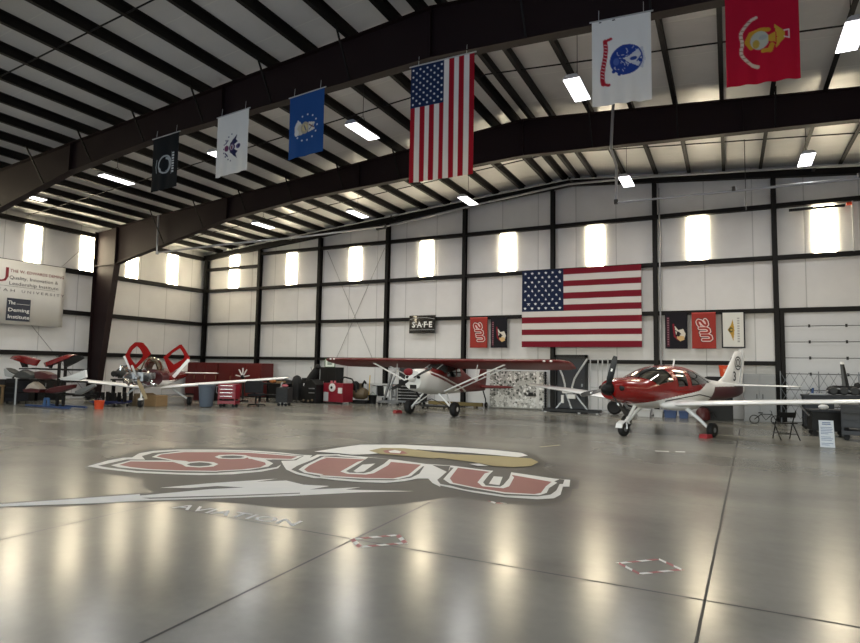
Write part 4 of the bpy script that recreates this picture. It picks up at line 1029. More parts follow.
# ---- high-wing aircraft
t = thing('aircraft', 'white and red high-wing tailwheel aircraft with fat black tyres and red wing struts behind', 'airplane', (-8.97, 16.5, 0), math.radians(-92))
t['label'] = 'white and red high-wing tailwheel aircraft with fat black tyres and pale wing struts'
H2 = Hull([(.12, 1.04, 1.70, .34), (.3, .98, 1.76, .43), (.7, .90, 1.78, .48), (1.2, .84, 1.80, .50), (1.55, .80, 1.83, .50), (1.8, .79, 1.93, .50), (2.05, .78, 2.04, .48), (3.0, .78, 2.05, .46), (3.5, .79, 1.95, .42), (4.2, .80, 1.68, .33), (5.2, .80, 1.38, .22), (6.2, .80, 1.16, .11), (6.75, .82, 1.06, .04)], 2.6)
def paint2(a, y, z):
    b = 1.72 - .24 * (a - .7)
    if a < .7: return 0
    if z > b: return 1
    if b - .15 < z < b - .06: return 1
    return 0
H2.skin(.12, 6.75, 330, 170, paint2).build('fuselage', [WHITE2, DRED], t, k=1, smooth=50)
sec = [(-5.38, 1.85, .75, 2.07), (-5.32, 1.68, 1.15, 2.10), (-5.05, 1.5, 1.5, 2.13), (-4.0, 1.45, 1.6, 2.13), (0, 1.45, 1.6, 2.12), (4.0, 1.45, 1.6, 2.13), (5.05, 1.5, 1.5, 2.13), (5.32, 1.68, 1.15, 2.10), (5.38, 1.85, .75, 2.07)]
w = wing(sec, 1.15, .2).build('wing', DRED, t, k=1, smooth=50)
for y in (-4.9, -4.72, 4.55, 4.8): MB().ellip((-1.47, y, 2.13), (.035, .055, .035), 10, 6).build('landing_light', WHITE, w, k=1, smooth=60)
for s in (1, -1):
    a, b = (-1.75, s * .47, .93), (-2.7, s * .46, .93)
    MB().tube([a, (-1.85, s * 2.95, 2.0)], .032, 8).build('wing_strut', WHITE, t, k=1, smooth=60)
    MB().tube([b, (-2.65, s * 2.95, 2.0)], .028, 8).build('wing_strut', WHITE, t, k=1, smooth=60)
    MB().tube([(-1.8, s * 1.75, 1.47), (-1.9, s * 1.8, 2.0)], .016, 6).build('jury_strut', WHITE, t, k=1)
    MB().tube([(-1.55, s * .34, .84), (-1.6, s * .88, .30)], .04, 8).build('gear_leg', WHITE, t, k=1, smooth=60)
    MB().tube([(-2.2, s * .34, .82), (-1.64, s * .86, .30)], .028, 8).build('gear_leg', WHITE, t, k=1, smooth=60)
    MB().tube([(-1.6, 0, .62), (-1.6, s * .84, .32)], .016, 6).build('shock_strut', DGREY, t, k=1)
    wheel('main_wheel', (-1.6, s * 1.0, .27), .27, .24, t, WHITE2)
    H2.pane([(1.92, 1.92), (1.95, 1.50), (2.75, 1.46), (2.78, 1.93)], s).build('side_window', GLASS, t, k=1, smooth=60)
    H2.pane([(2.86, 1.93), (2.84, 1.46), (3.3, 1.5), (3.25, 1.88)], s).build('side_window', GLASS, t, k=1, smooth=60)
    MB().tube([H2.side(1.88, 1.45, s, .015), H2.side(1.9, 1.95, s, .015)], .022, 6).build('door_post', DRED, t, k=1)
    wing([(s * .02, 5.95, .95, .98), (s * 1.2, 6.12, .72, .99), (s * 1.45, 6.3, .45, 1.0)], 1.6).build('tailplane', DRED, t, k=1, smooth=50)
    MB().tube([(-6.3, s * .05, 1.55), (-6.35, s * 1.0, 1.01)], .012, 5).build('tail_brace', WHITE, t, k=1)
    MB().ellip((-.15, s * .24, 1.47), (.06, .09, .06)).build('air_intake', BLACK, t, k=1, smooth=60)
H2.wrap(lambda p: 1.42 + .38 * abs(math.cos(p)) ** 2, lambda p: 1.98 + .06 * abs(math.cos(p)), math.radians(20), math.radians(160)).build('windshield', mat('clear_windshield', '3c4645', .06, spec=.8, coat=1.), t, k=1, smooth=60)
for s in (1, -1): MB().tube([H2.ring(1.45, math.radians(90 - 28 * s), .015), H2.ring(1.99, math.radians(90 - 28 * s), .015)], .016, 6).build('windshield_post', WHITE, t, k=1)
vfin([(1.0, 5.75, 1.1, .5), (1.35, 6.0, .95, .8), (1.75, 6.2, .78, .8), (1.95, 6.35, .6, .6), (2.0, 6.5, .35, .3)]).build('tail_fin', DRED, t, k=1, smooth=50)
MB().obox((-.13, .02, 1.12), (.06, .28, .15)).build('carburettor_intake', BLACK, t, k=1, bevel=.02)
MB().lathe([(.03, .17), (.09, .10), (.12, .0), (.13, -.12)], (-.02, 0, 1.42), 18, 'x').build('spinner', WHITE2, t, k=1, smooth=50)
o = MB(); blade(o, (-.02, 0, 1.42), math.radians(64), .95, .15, .11); blade(o, (-.02, 0, 1.42), math.radians(244), .95, .15, .11)
o.build('propeller', DGREY, t, k=1, smooth=40)
MB().ellip((-.14, -.2, 1.66), (.14, .2, .14), 14, 8).build('cowl_cover', mat('red_cloth_cover', '75141f', .9), t, k=1, smooth=60)
MB().tube([(-.6, -.12, .92), (-.85, -.14, .72)], .035, 8).build('exhaust_pipe', DGREY, t, k=1)
MB().tube([(-6.55, 0, .82), (-6.85, 0, .42), (-6.9, 0, .2)], .03, 8).build('tail_spring', DGREY, t, k=1)
wheel('tail_wheel', (-6.92, 0, .13), .13, .09, t, GREY)

# ---- aircraft under repair
t = thing('aircraft', 'white low-wing aircraft under repair, bare engine showing and both red doors swung up', 'airplane', (-18.35, 13.8, 0), math.radians(-56))
t.scale = (1.1, 1.1, 1.1)
H3 = Hull([(.95, .82, 1.34, .50), (1.25, .76, 1.38, .55), (1.8, .72, 1.42, .57), (2.6, .72, 1.42, .56), (3.4, .80, 1.45, .48), (4.4, .86, 1.38, .32), (5.6, .96, 1.32, .17), (6.6, 1.05, 1.28, .06)], 2.5)
H3.skin(1.25, 6.6, 60, 40, lambda a, y, z: (1 if a > 2.0 else 2) if z > .98 else 0).build('fuselage', [WHITE, RED, DARKRED], t, k=1, smooth=50)
for s, q_ in ((1, 1.0), (-1, 1.0)):
    wing([(s * .4, 1.55, 1.45, .68), (s * 1.2, 1.6, 1.4, .77), (s * 4.5 * q_, 1.75, 1.1, 1.07), (s * 5.05 * q_, 1.8, .95, 1.12), (s * 5.2 * q_, 1.95, .6, 1.15)], 1.0).build('wing', WHITE, t, k=1, smooth=50)
    wing([(s * .05, 5.9, .75, 1.22), (s * 1.45, 6.02, .55, 1.22), (s * 1.5, 6.1, .4, 1.22)], .9).build('tailplane', WHITE, t, k=1, smooth=50)
    MB().tube([(-2.0, s * .6, .74), (-2.15, s * 1.25, .26)], [.05, .035], 8).build('main_gear_leg', WHITE, t, k=1, smooth=50)
    wheel('main_wheel', (-2.15, s * 1.34, .17), .17, .14, t, GREY)
    MB().ellip((-1.75, s * 5.2 * q_, 1.15), (.12, .02, .02), 8, 6).build('wingtip_lamp', WHITE, t, k=1)
vfin([(1.25, 5.7, 1.0, .6), (1.6, 6.0, .75, .8), (2.05, 6.25, .5, .8), (2.1, 6.35, .3, .4)]).build('tail_fin', WHITE, t, k=1, smooth=50)
def doorpanel(outer, hole, a, tilt):
    outer = [(y, z - .10) for y, z in outer]; hole = [(y, z - .10) for y, z in hole]
    mb = MB(); n = len(outer)
    # frame between an outer and an inner loop of equal length
    for d in (0, 1):
        off = .07 * d
        for ring in (outer, hole):
            mb.v += [(-a - off - tilt * (z - 1.5), y, z) for y, z in ring]
    for i in range(n):
        j = (i + 1) % n
        mb.face((i, j, n + j, n + i)); mb.face((2 * n + i, 3 * n + i, 3 * n + j, 2 * n + j)); mb.face((i, 2 * n + i, 2 * n + j, j)); mb.face((n + i, n + j, 3 * n + j, 3 * n + i))
    return mb
def resample(pts, n):
    pts = [Vector((*p, 0)) for p in pts]; segs = [(pts[i], pts[(i + 1) % len(pts)]) for i in range(len(pts))]; L = [(b - a).length for a, b in segs]; T = sum(L); out = []
    for k in range(n):
        d = T * k / n
        for (a, b), l in zip(segs, L):
            if d <= l: q = a.lerp(b, d / l); out.append((q.x, q.y)); break
            d -= l
    return out
dl = doorpanel(resample([(-1.14, 2.06), (-1.0, 2.38), (-.80, 2.58), (-.52, 2.58), (-.34, 2.38), (-.18, 2.12), (-.55, 1.72), (-.74, 1.52), (-.96, 1.50), (-1.08, 1.8)], 40), resample([(-1.0, 2.05), (-.9, 2.28), (-.73, 2.44), (-.62, 2.34), (-.53, 2.2), (-.46, 2.04), (-.6, 1.85), (-.74, 1.68), (-.86, 1.82), (-.95, 1.95)], 40), 2.0, .0).build('door', mat('door_red', '8d100e', .7, spec=.15), t, k=1)
MB().bar((-1.98, -1.17, 1.92), (-1.98, -.92, 1.38), .05, .07).build('white_edge', WHITE, dl, k=1)
dr_ = doorpanel(resample([(.30, 2.0), (.62, 2.30), (.95, 2.55), (1.12, 2.32), (1.32, 1.98), (1.22, 1.82), (.9, 1.58), (.6, 1.36), (.48, 1.6), (.38, 1.85)], 40), resample([(.46, 1.98), (.66, 2.2), (.92, 2.38), (1.02, 2.24), (1.13, 2.03), (1.05, 1.93), (.86, 1.8), (.70, 1.72), (.6, 1.82), (.53, 1.9)], 40), 2.0, .0).build('door', mat('door_red', '8d100e', .7, spec=.15), t, k=1)
MB().bar((-1.97, 1.31, 1.82), (-1.97, .74, 1.12), .10, .12).build('white_edge', WHITE, dr_, k=1)
can = MB(); can.rings([[(-(1.45 + .18 * i), .36 * math.cos(math.pi * q / 10) * math.sin(math.pi * (i + 2.2) / 9), 1.38 + .52 * math.sin(math.pi * q / 10) * math.sin(math.pi * (i + 2.2) / 9)) for q in range(11)] for i in range(6)], closed=False)
can.build('windshield', mat('amber_glass', '4a4335', .08, coat=1.), t, k=1, smooth=60)
MB().tube([(-1.5, .34, 1.42), (-1.5, .22, 1.76), (-1.5, 0, 1.89), (-1.5, -.22, 1.76), (-1.5, -.34, 1.42)], .03, 8).build('roll_bar', OLIVE, t, k=1, smooth=60)
rr = random.Random(11)
mb = MB()
for s in (1, -1):
    for i in range(2):
        c = (-.35 - .3 * i, s * .32, 1.18)
        mb.lathe([(.09, -.16), (.13, -.14), (.09, -.12), (.13, -.10), (.09, -.07), (.13, -.05), (.09, -.02), (.13, .0), (.09, .03), (.12, .06), (.12, .12)], c, 12, 'y')
mb.obox((-.55, 0, 1.15), (.75, .38, .32))
mb.build('engine_block', [GREY], t, k=1)
mb = MB()
for i in range(44):
    p = Vector((-rr.uniform(.2, 1.15), rr.uniform(-.58, .55), rr.uniform(.88, 1.5))) if i == 0 else q; q = p + Vector((rr.uniform(-.2, .2), rr.uniform(-.25, .25), rr.uniform(-.17, .17)))
    q = Vector((min(-.15, max(-1.15, q.x)), min(.55, max(-.6, q.y)), min(1.55, max(.86, q.z))))
    mb.tube([p, p.lerp(q, .5) + Vector((0, 0, rr.uniform(-.06, .06))), q], rr.uniform(.016, .038), 6)
mb.build('engine_hoses', CHROME, t, k=1)
mb = MB()
q = Vector((-.6, 0, 1.2))
for i in range(26):
    q = Vector((min(-.2, max(-1.1, q.x + rr.uniform(-.2, .2))), min(.5, max(-.55, q.y + rr.uniform(-.2, .2))), min(1.48, max(.92, q.z + rr.uniform(-.15, .15)))))
    mb.obox(q, (rr.uniform(.06, .16), rr.uniform(.06, .16), rr.uniform(.06, .14)), (rr.random(), rr.random(), rr.random()))
mb.build('engine_accessories', BLACKM, t, k=1)
mb = MB(); blade(mb, (-.1, .0, 1.12), math.radians(155), .86, .17, .12)
mb.build('propeller_blade', mat('wood_blade', '8f7f5f', .4), t, k=1, smooth=40)
mb = MB(); blade(mb, (-.1, .0, 1.12), math.radians(-25), .5, .15, .1)
mb.build('propeller_blade', WHITE2, t, k=1, smooth=40)
MB().lathe([(.04, .1), (.09, .02), (.10, -.06)], (-.1, 0, 1.12), 16, 'x').build('propeller_hub', GREY, t, k=1, smooth=40)
MB().tube([(-.75, 0, .9), (-.62, 0, .35)], .04, 8).build('nose_gear_leg', WHITE, t, k=1)
wheel('nose_wheel', (-.6, 0, .16), .16, .12, t, GREY)
MB().ellip((-.6, 0, .3), (.16, .09, .06), 12, 6).build('mud_guard', WHITE, t, k=1, smooth=50)
# ------------------------------------------------------------------ workshop things along the walls
def box_part(name, m, parent, *b, bevel=.008): return MB().box(*b).build(name, m, parent, bevel=bevel)
def caster(parent, x, y, r=.05):
    MB().lathe([(r * .5, -.02), (r, -.016), (r, .016), (r * .5, .02)], (x, y, r), 14, 'y').build('caster', BLACK, parent)

# chocks under the tyres
chk(-.53, 15.93, 'red wheel chock under the left main wheel of the low-wing aircraft')
chk(-10.3, 18.0, 'red wheel chock beside a fat tyre of the high-wing aircraft')

# rack of dismantled aircraft pieces against the banner wall
t = thing('parts_rack', 'black two-post rack for dismantled aircraft pieces against the banner wall', 'rack', (-20.55, 12.46, 0), 0); t.scale = (.93, .93, .93)
for x in (-.2, .18): MB().box(x - .04, x + .04, .1, .18, .04, 1.95).build('post', BLACKM, t)
for z in (1.405, .98, .52):
    for x in (-1.5, -.2, .18, 1.1) + ((1.8,) if z < .6 else ()): MB().bar((x, .14, z), (x, -.55, z), .05).build('arm', BLACKM, t)
    MB().bar((-1.9, .14, z), (1.5 if z > .6 else 2.0, .14, z), .06).build('rail', BLACKM, t)
MB().bar((-1.35, -.3, .06), (1.3, -.3, .06), .06).bar((-1.35, .3, .06), (1.3, .3, .06), .06).bar((-.4, -.3, .06), (-.4, .3, .06), .06).bar((.6, -.3, .06), (.6, .3, .06), .06).build('base_frame', BLUE, t)
MB().tube([(-.22, -.3, .08), (-.2, -.3, .34), (.0, -.3, .34), (.05, -.3, .08)], .05, 8).build('support', mat('blue_steel', '3c5f8c', .5), t)
RK = lambda p: (p[0] * .93, 1.6 + (p[1] - 1.6) * .93)
def slab(name, label, loc, outline, t0, m):
    """a rounded panel-like piece lying on the rack arms"""
    mb = MB(); n = len(outline); outline = [RK(p) for p in outline]; loc = (loc[0] * .93, 12.16, 1.6 + (loc[2] - 1.6) * .93)
    outline = [(x - loc[0], z - loc[2]) for x, z in outline]
    cx = sum(p[0] for p in outline) / n; cz = sum(p[1] for p in outline) / n
    for y, s in ((-t0, .8), (-t0 * .6, 1), (t0 * .6, 1), (t0, .8)):
        mb.v += [(cx + (x - cx) * s, y, cz + (z - cz) * s) for x, z in outline]
    for r in range(3):
        for i in range(n): mb.face((r * n + i, r * n + (i + 1) % n, (r + 1) * n + (i + 1) % n, (r + 1) * n + i))
    for tt in geometry.tessellate_polygon([[Vector((*p, 0)) for p in outline]]):
        mb.face(tt); mb.face([3 * n + i for i in tt[::-1]])
    return mb.build(name, m, label=label, cat='aircraft part', loc=loc, smooth=40)
def patch(o, name, loc, outline, y0, y1, m):
    outline = [RK(p) for p in outline]; loc = (loc[0] * .93, 12.16, 1.6 + (loc[2] - 1.6) * .93)
    return MB().prism([(x - loc[0], z - loc[2]) for x, z in outline], y0, y1, 'xz').build(name, m, o)
PY = 13.08
L = (-23.6, PY, 1.33); o = slab('elevator', 'shiny red control surface on the rack top, nearer the photo edge than its twin', L, [(-24.6, 1.66), (-24.42, 1.76), (-23.9, 1.79), (-23.3, 1.71), (-22.75, 1.62), (-22.98, 1.40), (-23.4, 1.44), (-23.75, 1.5), (-24.2, 1.58)], .08, RED)
patch(o, 'bracket', L, [(-23.95, 1.55), (-23.75, 1.33), (-23.5, 1.33), (-23.6, 1.5)], -.04, .04, BLACKM)
L = (-21.5, PY, 1.33); o = slab('elevator', 'shiny red control surface with dark tip on the rack top beside the frame column', L, [(-22.42, 1.52), (-22.28, 1.37), (-21.9, 1.45), (-21.3, 1.60), (-20.9, 1.70), (-20.55, 1.82), (-20.95, 1.84), (-21.6, 1.72)], .08, RED)
patch(o, 'dark_tip', L, [(-21.15, 1.38), (-20.7, 1.52), (-20.2, 1.70), (-20.3, 1.80), (-20.6, 1.80), (-21.25, 1.60)], -.05, .05, BLACKM)
patch(o, 'foot', L, [(-22.2, 1.42), (-22.1, 1.33), (-22.0, 1.33), (-21.95, 1.46)], -.03, .03, BLACKM)
L = (-23.6, PY, .89); o = slab('engine_cowl', 'grey composite cowl half lying on the middle arms of the parts rack', L, [(-24.75, 1.30), (-24.35, 1.17), (-24.0, 1.12), (-23.6, 1.25), (-23.15, 1.16), (-22.85, 1.06), (-23.0, .93), (-23.6, .90), (-24.2, .97)], .14, FOAM)
patch(o, 'pale_side', L, [(-24.72, 1.27), (-24.35, 1.15), (-24.0, 1.05), (-24.2, .95), (-24.6, .98)], -.16, -.10, LGREY)
L = (-22.3, PY, .89); o = slab('engine_cowl', 'maroon and grey cowl half at the middle of the rack, between the posts', L, [(-22.9, 1.18), (-22.5, 1.22), (-22.15, 1.19), (-21.8, 1.10), (-21.75, .95), (-22.2, .90), (-22.8, .94)], .14, DARKRED)
L = (-20.6, PY, .89); o = slab('wing_tip', 'white pointed wing tip on the rack arms in front of the frame column', L, [(-21.5, .98), (-20.9, 1.07), (-20.02, 1.30), (-19.95, 1.05), (-20.3, .93), (-21.2, .91)], .06, WHITE)
L = (-23.0, PY, .43); o = slab('wheel_fairing', 'cream and maroon wheel fairing low on the parts rack', L, [(-23.4, .50), (-23.2, .70), (-22.9, .82), (-22.6, .70), (-22.4, .55), (-22.5, .45), (-23.2, .44)], .14, mat('cream_paint', 'b9ada0', .5))
patch(o, 'maroon_side', L, [(-23.42, .52), (-22.9, .58), (-22.3, .56), (-22.4, .44), (-23.3, .43)], -.155, .155, DARKRED)
L = (-21.5, PY, .43); o = slab('wheel_fairing', 'long maroon fairing on the lowest rack arms', L, [(-22.2, .50), (-21.9, .62), (-21.2, .72), (-20.55, .78), (-20.6, .66), (-21.2, .50), (-21.7, .43), (-22.1, .44)], .11, DARKRED)
L = (-20.2, PY, .43); o = slab('wing_flap', 'grey metal flap on the rack end near the column foot', L, [(-20.5, .55), (-20.0, .70), (-19.5, .84), (-19.4, .76), (-19.8, .58), (-20.2, .44), (-20.5, .44)], .05, GREY)
t = thing('bucket', 'small orange bucket on the floor under the parts rack', 'bucket', (-19.0, 12.95, 0))
MB().lathe([(.13, 0), (.16, .28), (.165, .29), (.15, .29), (.12, .02)], (0, 0, 0), 20).build('pail', ORANGE, t, smooth=40)
MB().tube([(-.16, 0, .27), (-.1, 0, .36), (.1, 0, .36), (.16, 0, .27)], .008, 6).build('handle', GREY, t)
t = thing('tool_stand', 'dark rolling tool stand between bench and parts rack', 'stand', (-23.45, 12.75, 0))
box_part('cabinet', NAVY, t, -.28, .28, -.25, .25, .1, .92)
for z in (.3, .5, .7): box_part('drawer', BLACKM, t, -.25, .25, -.262, -.25, z - .08, z + .08)
for x in (-.22, .22):
    for y in (-.2, .2): caster(t, x, y)
MB().box(.33, .37, -.26, -.22, .0, 1.0).build('side_pole', LGREY, t)
t = thing('workbench', 'tan wooden workbench at the far end of the banner wall', 'bench', (-24.2, 12.2, 0))
box_part('top', TAN, t, -.9, .35, -.35, .35, .62, .68)
for x in (-.82, .28):
    for y in (-.3, .3): box_part('leg', TAN, t, x - .04, x + .04, y - .04, y + .04, 0, .62)
box_part('shelf', OLIVE, t, -.85, .3, -.3, .3, .2, .24)
o = MB().box(-.2, .2, -.15, .15, 0, .26).build('cardboard_box', TAN, label='tan cardboard box on the wooden workbench', cat='box', loc=(-24.15, 12.2, .68), bevel=.006)
t = thing('shop_monitor', 'small white framed screen on the low black cabinet behind the parts rack', 'screen', (-24.75, 13.3, .862))
box_part('frame', WHITE2, t, -.1, .1, -.02, .02, 0, .19); box_part('screen', BLACKM, t, -.075, .075, -.026, -.02, .03, .16)

# engine on a blue dolly beside the frame column
t = thing('engine_dolly', 'blue low dolly with short black posts on the floor beside the frame column', 'dolly', (-20.0, 14.05, 0))
mb = MB().prism([(-.85, .16), (.75, .22), (.8, .16), (.3, .08), (-.4, .08)], -.3, -.26, 'xz').prism([(-.85, .16), (.75, .22), (.8, .16), (.3, .08), (-.4, .08)], .26, .3, 'xz').box(-.5, .6, -.3, .3, .12, .16)
mb.build('frame', mat('dolly_blue', '1d2650', .5), t)
for x in (-.5, .6):
    for y in (-.25, .25): caster(t, x, y)
for x in (-.45, -.15, .2, .5):
    for y in (-.2, .2): MB().box(x - .045, x + .045, y - .045, y + .045, .16, .50).build('post', BLACKM, t)
t = thing('engine_stand', 'black four-legged engine stand behind the white wing beside the frame column', 'stand', (-22.0, 16.2, 0))
for x in (-.55, .55):
    for y in (-.25, .25): MB().box(x - .05, x + .05, y - .05, y + .05, 0, .84).build('leg', BLACKM, t)
box_part('deck', DGREY, t, -.68, .68, -.32, .32, .84, .9)
t = thing('spare_engine', 'bulky dark grey spare engine with rusty top standing behind the white wing', 'engine', (-22.0, 16.2, .91))
MB().ellip((-.1, 0, .26), (.6, .3, .26), 14, 8).obox((.1, 0, .2), (1.0, .42, .36)).build('crankcase', FOAM, t, bevel=.02)
MB().ellip((.26, -.08, .38), (.36, .22, .13), 12, 8).build('rusty_cover', mat('rusted_steel', '7d5a41', .8, noise=.3, nscale=8), t, smooth=50)
for x in (-.5, -.32): MB().lathe([(.1, -.1), (.13, -.05), (.1, 0), (.13, .05), (.1, .1)], (x, -.27, .2), 12, 'y').build('cylinder_head', DGREY, t)

t = thing('carton', 'brown cardboard carton under the engine of the aircraft under repair', 'box', (-18.85, 15.05, 0))
box_part('carton_body', TAN, t, -.32, .32, -.25, .25, 0, .4)
MB().prism([(-.32, .4), (-.5, .46), (-.5, .45), (-.32, .39)], -.25, .25, 'xz').build('flap', TAN, t)
o = MB().prism([(-.2, 0), (.05, 0), (.0, .42), (-.1, .46)], -.2, .02, 'xz').build('carton', OLIVE, label='narrow brown carton standing beside the nose wheel', cat='box', loc=(-19.3, 14.75, 0))

t = thing('waste_bin', 'round slate blue waste bin under the white wing', 'bin', (-17.05, 15.75, 0)); t.scale = (.66, .66, 1)
MB().lathe([(.34, .03), (.36, .1), (.43, .74), (.46, .76), (.46, .82), (.42, .82), (.33, .06)], (0, 0, 0), 28).build('bin_body', SLATE, t, smooth=40)
for s in (-1, 1): MB().obox((s * .45, 0, .72), (.06, .16, .04)).build('handle', SLATE, t)
MB().lathe([(.30, 0), (.30, .03)], (0, 0, 0), 20).build('dolly', BLACK, t)

def tool_cart(name, label, loc, rz, w, d, h, m, drawers, cat='tool cart', low=True):
    t = thing(name, label, cat, loc, rz)
    z0 = .36 * h if low else .14
    box_part('cabinet', m, t, -w / 2, w / 2, -d / 2, d / 2, z0, h)
    for i in range(drawers):
        za = z0 + .02 + (h - z0 - .04) * i / drawers; zb = z0 + .02 + (h - z0 - .04) * (i + 1) / drawers - .015
        o = box_part('drawer', m, t, -w / 2 + .03, w / 2 - .03, -d / 2 - .014, -d / 2, za, zb, bevel=.004)
        MB().bar((-w * .35, -d / 2 - .03, zb - .03), (w * .35, -d / 2 - .03, zb - .03), .014).build('handle', CHROME if m is CRIMSON else DGREY, o)
    if low:
        box_part('shelf', m, t, -w / 2, w / 2, -d / 2, d / 2, .13, .24)
        for x in (-1, 1):
            for y in (-1, 1): MB().box(x * (w / 2 - .03) - .02, x * (w / 2 - .03) + .02, y * (d / 2 - .03) - .02, y * (d / 2 - .03) + .02, .1, z0).build('post', m, t)
    for x in (-1, 1):
        for y in (-1, 1): caster(t, x * (w / 2 - .1), y * (d / 2 - .08), .06)
    return t
t = tool_cart('tool_cart', 'crimson wheeled tool cart with drawers standing under the white wing', (-16.5, 16.3, 0), math.radians(20), .68, .42, .86, CRIMSON, 4)
MB().tube([(-.34, -.1, .76), (-.45, -.1, .74), (-.45, -.1, .53), (-.34, -.1, .51)], .015, 6).build('push_handle', LGREY, t)
t = thing('office_chair', 'black swivel office chair with broad back, beside the crimson tool cart', 'chair', (-15.95, 17.0, 0), math.radians(25))
MB().prism([(-.34, .52), (-.36, .9), (-.28, .97), (.28, .97), (.36, .9), (.34, .52)], -.05, .03, 'xz').build('backrest', mat('black_fabric', '17171b', .9), t, bevel=.02)
MB().obox((0, .28, .44), (.52, .5, .09)).build('seat', MATS['black_fabric'], t, bevel=.03)
MB().tube([(0, .25, .08), (0, .25, .42)], .03, 10).build('gas_lift', BLACKM, t)
MB().bar((0, .02, .55), (0, .25, .40), .05).build('back_bracket', BLACKM, t)
for i in range(5):
    a = 2 * math.pi * i / 5 + .3
    o = MB().bar((0, .25, .09), (.34 * math.cos(a), .25 + .34 * math.sin(a), .06), .04).build('base_arm', BLACKM, t)
    MB().ellip((.34 * math.cos(a), .25 + .34 * math.sin(a), .03), (.03, .03, .03), 10, 6).build('caster', BLACK, o)

# low black units along the banner wall, behind the rack
for y0, lab in ((12.9, 'low black cabinet along the banner wall, behind the near end of the parts rack'), (14.1, 'low black cabinet along the banner wall, nearest the frame column')):
    t = thing('storage_cabinet', lab, 'cabinet', (-24.82, y0 + .55, 0))
    if y0 < 13: t.location.x += .0
    box_part('carcass', BLACKM, t, -.3, .3, -.55, .55, .04, .86)
    for y in (-.275, .275):
        o = box_part('door', BLACKM, t, .3, .315, y - .26, y + .26, .08, .82, bevel=.004); MB().box(.315, .335, y - .02, y + .02, .55, .7).build('handle', GREY, o)
    box_part('plinth', DGREY, t, -.28, .28, -.53, .53, 0, .04)
t = thing('spare_roadwheel', 'black spare tyre standing beside the foot of the frame column', 'tyre', (-24.0, 15.9, 0)); MB().lathe([(.12, -.08), (.2, -.1), (.28, -.05), (.28, .05), (.2, .1), (.12, .08)], (0, 0, .28), 22, 'y').build('tread', BLACK, t, smooth=40); MB().lathe([(.12, -.05), (.12, .05)], (0, 0, .28), 14, 'y').build('rim', GREY, t)
t = thing('tool_case', 'maroon tool case on the floor behind the main wheel of the aircraft under repair', 'case', (-20.3, 18.6, 0)); box_part('case_body', DARKRED, t, -.35, .35, -.25, .25, 0, .5); box_part('lid', DARKRED, t, -.36, .36, -.26, .26, .5, .58); MB().tube([(-.1, 0, .58), (-.1, 0, .64), (.1, 0, .64), (.1, 0, .58)], .015, 6).build('handle', BLACKM, t)
t = thing('parts_crate', 'black parts crate on the floor under the wing, beside the maroon tool case', 'crate', (-19.4, 19.0, 0)); box_part('crate_body', BLACKM, t, -.4, .4, -.3, .3, 0, .62); MB().box(-.42, .42, -.32, .32, .56, .6).build('rim', DGREY, t)
# red wall units behind the repair
for x0, x1, lab in ((-25.1, -22.85, 'wide dull red storage unit in the corner behind the white wing'), (-22.8, -20.0, 'wide dull red storage unit, second from the corner, behind the white wing')):
    t = thing('storage_cabinet', lab, 'cabinet', ((x0 + x1) / 2, 22.1, 0)); w = (x1 - x0) / 2
    box_part('carcass', DRED, t, -w, w, -.35, .5, .05, 1.64)
    for i in range(3):
        a, b = -w + .02 + i * 2 * w / 3, -w - .0 + (i + 1) * 2 * w / 3
        o = box_part('door', DRED, t, a, b, -.375, -.35, .08, 1.6, bevel=.004)
        MB().box(b - .1, b - .08, -.4, -.375, .8, 1.0).build('handle', TAN, o)
    box_part('plinth', BLACKM, t, -w, w, -.33, .5, 0, .05)
t = thing('wind_turbine_hub', 'small white propeller fan on a stand in front of the red storage units', 'propeller', (-18.4, 18.9, 0)); t['category'] = 'propeller'; t.name = 'propeller_stand'
for a in (55, 125, 10, 170, 90):
    MB().bar((0, 0, 1.05), (.38 * math.cos(math.radians(a)), 0, 1.05 + .38 * math.sin(math.radians(a))), .05, .03).build('blade', WHITE2, t)
MB().ellip((0, 0, 1.05), (.09, .1, .09), 12, 8).build('hub', BLACKM, t)
MB().tube([(0, .05, 1.0), (0, .05, .1)], .04, 8).build('pole', BLACKM, t)
MB().bar((-.3, .05, .04), (.3, .05, .04), .06).bar((0, -.25, .04), (0, .35, .04), .06).build('base', BLACKM, t)

def bench(label, loc, w, d, h, m, rz=0., name='workbench', shelf=True, cast=False):
    t = thing(name, label, 'bench', loc, rz)
    box_part('top', m, t, -w / 2, w / 2, -d / 2, d / 2, h - .06, h)
    for x in (-1, 1):
        for y in (-1, 1):
            MB().box(x * (w / 2 - .06) - .035, x * (w / 2 - .06) + .035, y * (d / 2 - .06) - .035, y * (d / 2 - .06) + .035, .08 if cast else 0, h - .06).build('leg', m, t)
            if cast: caster(t, x * (w / 2 - .06), y * (d / 2 - .06), .055)
    if shelf: box_part('shelf', m, t, -w / 2 + .02, w / 2 - .02, -d / 2 + .02, d / 2 - .02, .26, .31)
    return t
bench('dark workbench with small orange items behind the swivel chair', (-17.4, 19.8, 0), 1.35, .6, .80, BLACKM)
MB().ellip((0, 0, .09), (.16, .12, .09), 12, 8).build('shop_rag', mat('orange_rag', 'b9713b', .9), label='orange rag heaped on the dark workbench', cat='rag', loc=(-17.45, 19.7, .80), smooth=60)
t = thing('parts_tray', 'small tan tray of parts on the dark workbench, beside the orange rag', 'tray', (-17.05, 19.75, .80)); box_part('tray', TAN, t, -.16, .16, -.12, .12, 0, .1)
t = thing('canister', 'pale grey canister standing on the floor beside the dark workbench', 'canister', (-16.55, 19.35, 0))
MB().lathe([(.16, 0), (.17, .05), (.17, .62), (.12, .72), (.05, .75)], (0, 0, 0), 18).build('tank', LGREY, t, smooth=40); MB().tube([(0, 0, .74), (0, 0, .82), (.1, 0, .84)], .02, 6).build('valve', BLACKM, t)
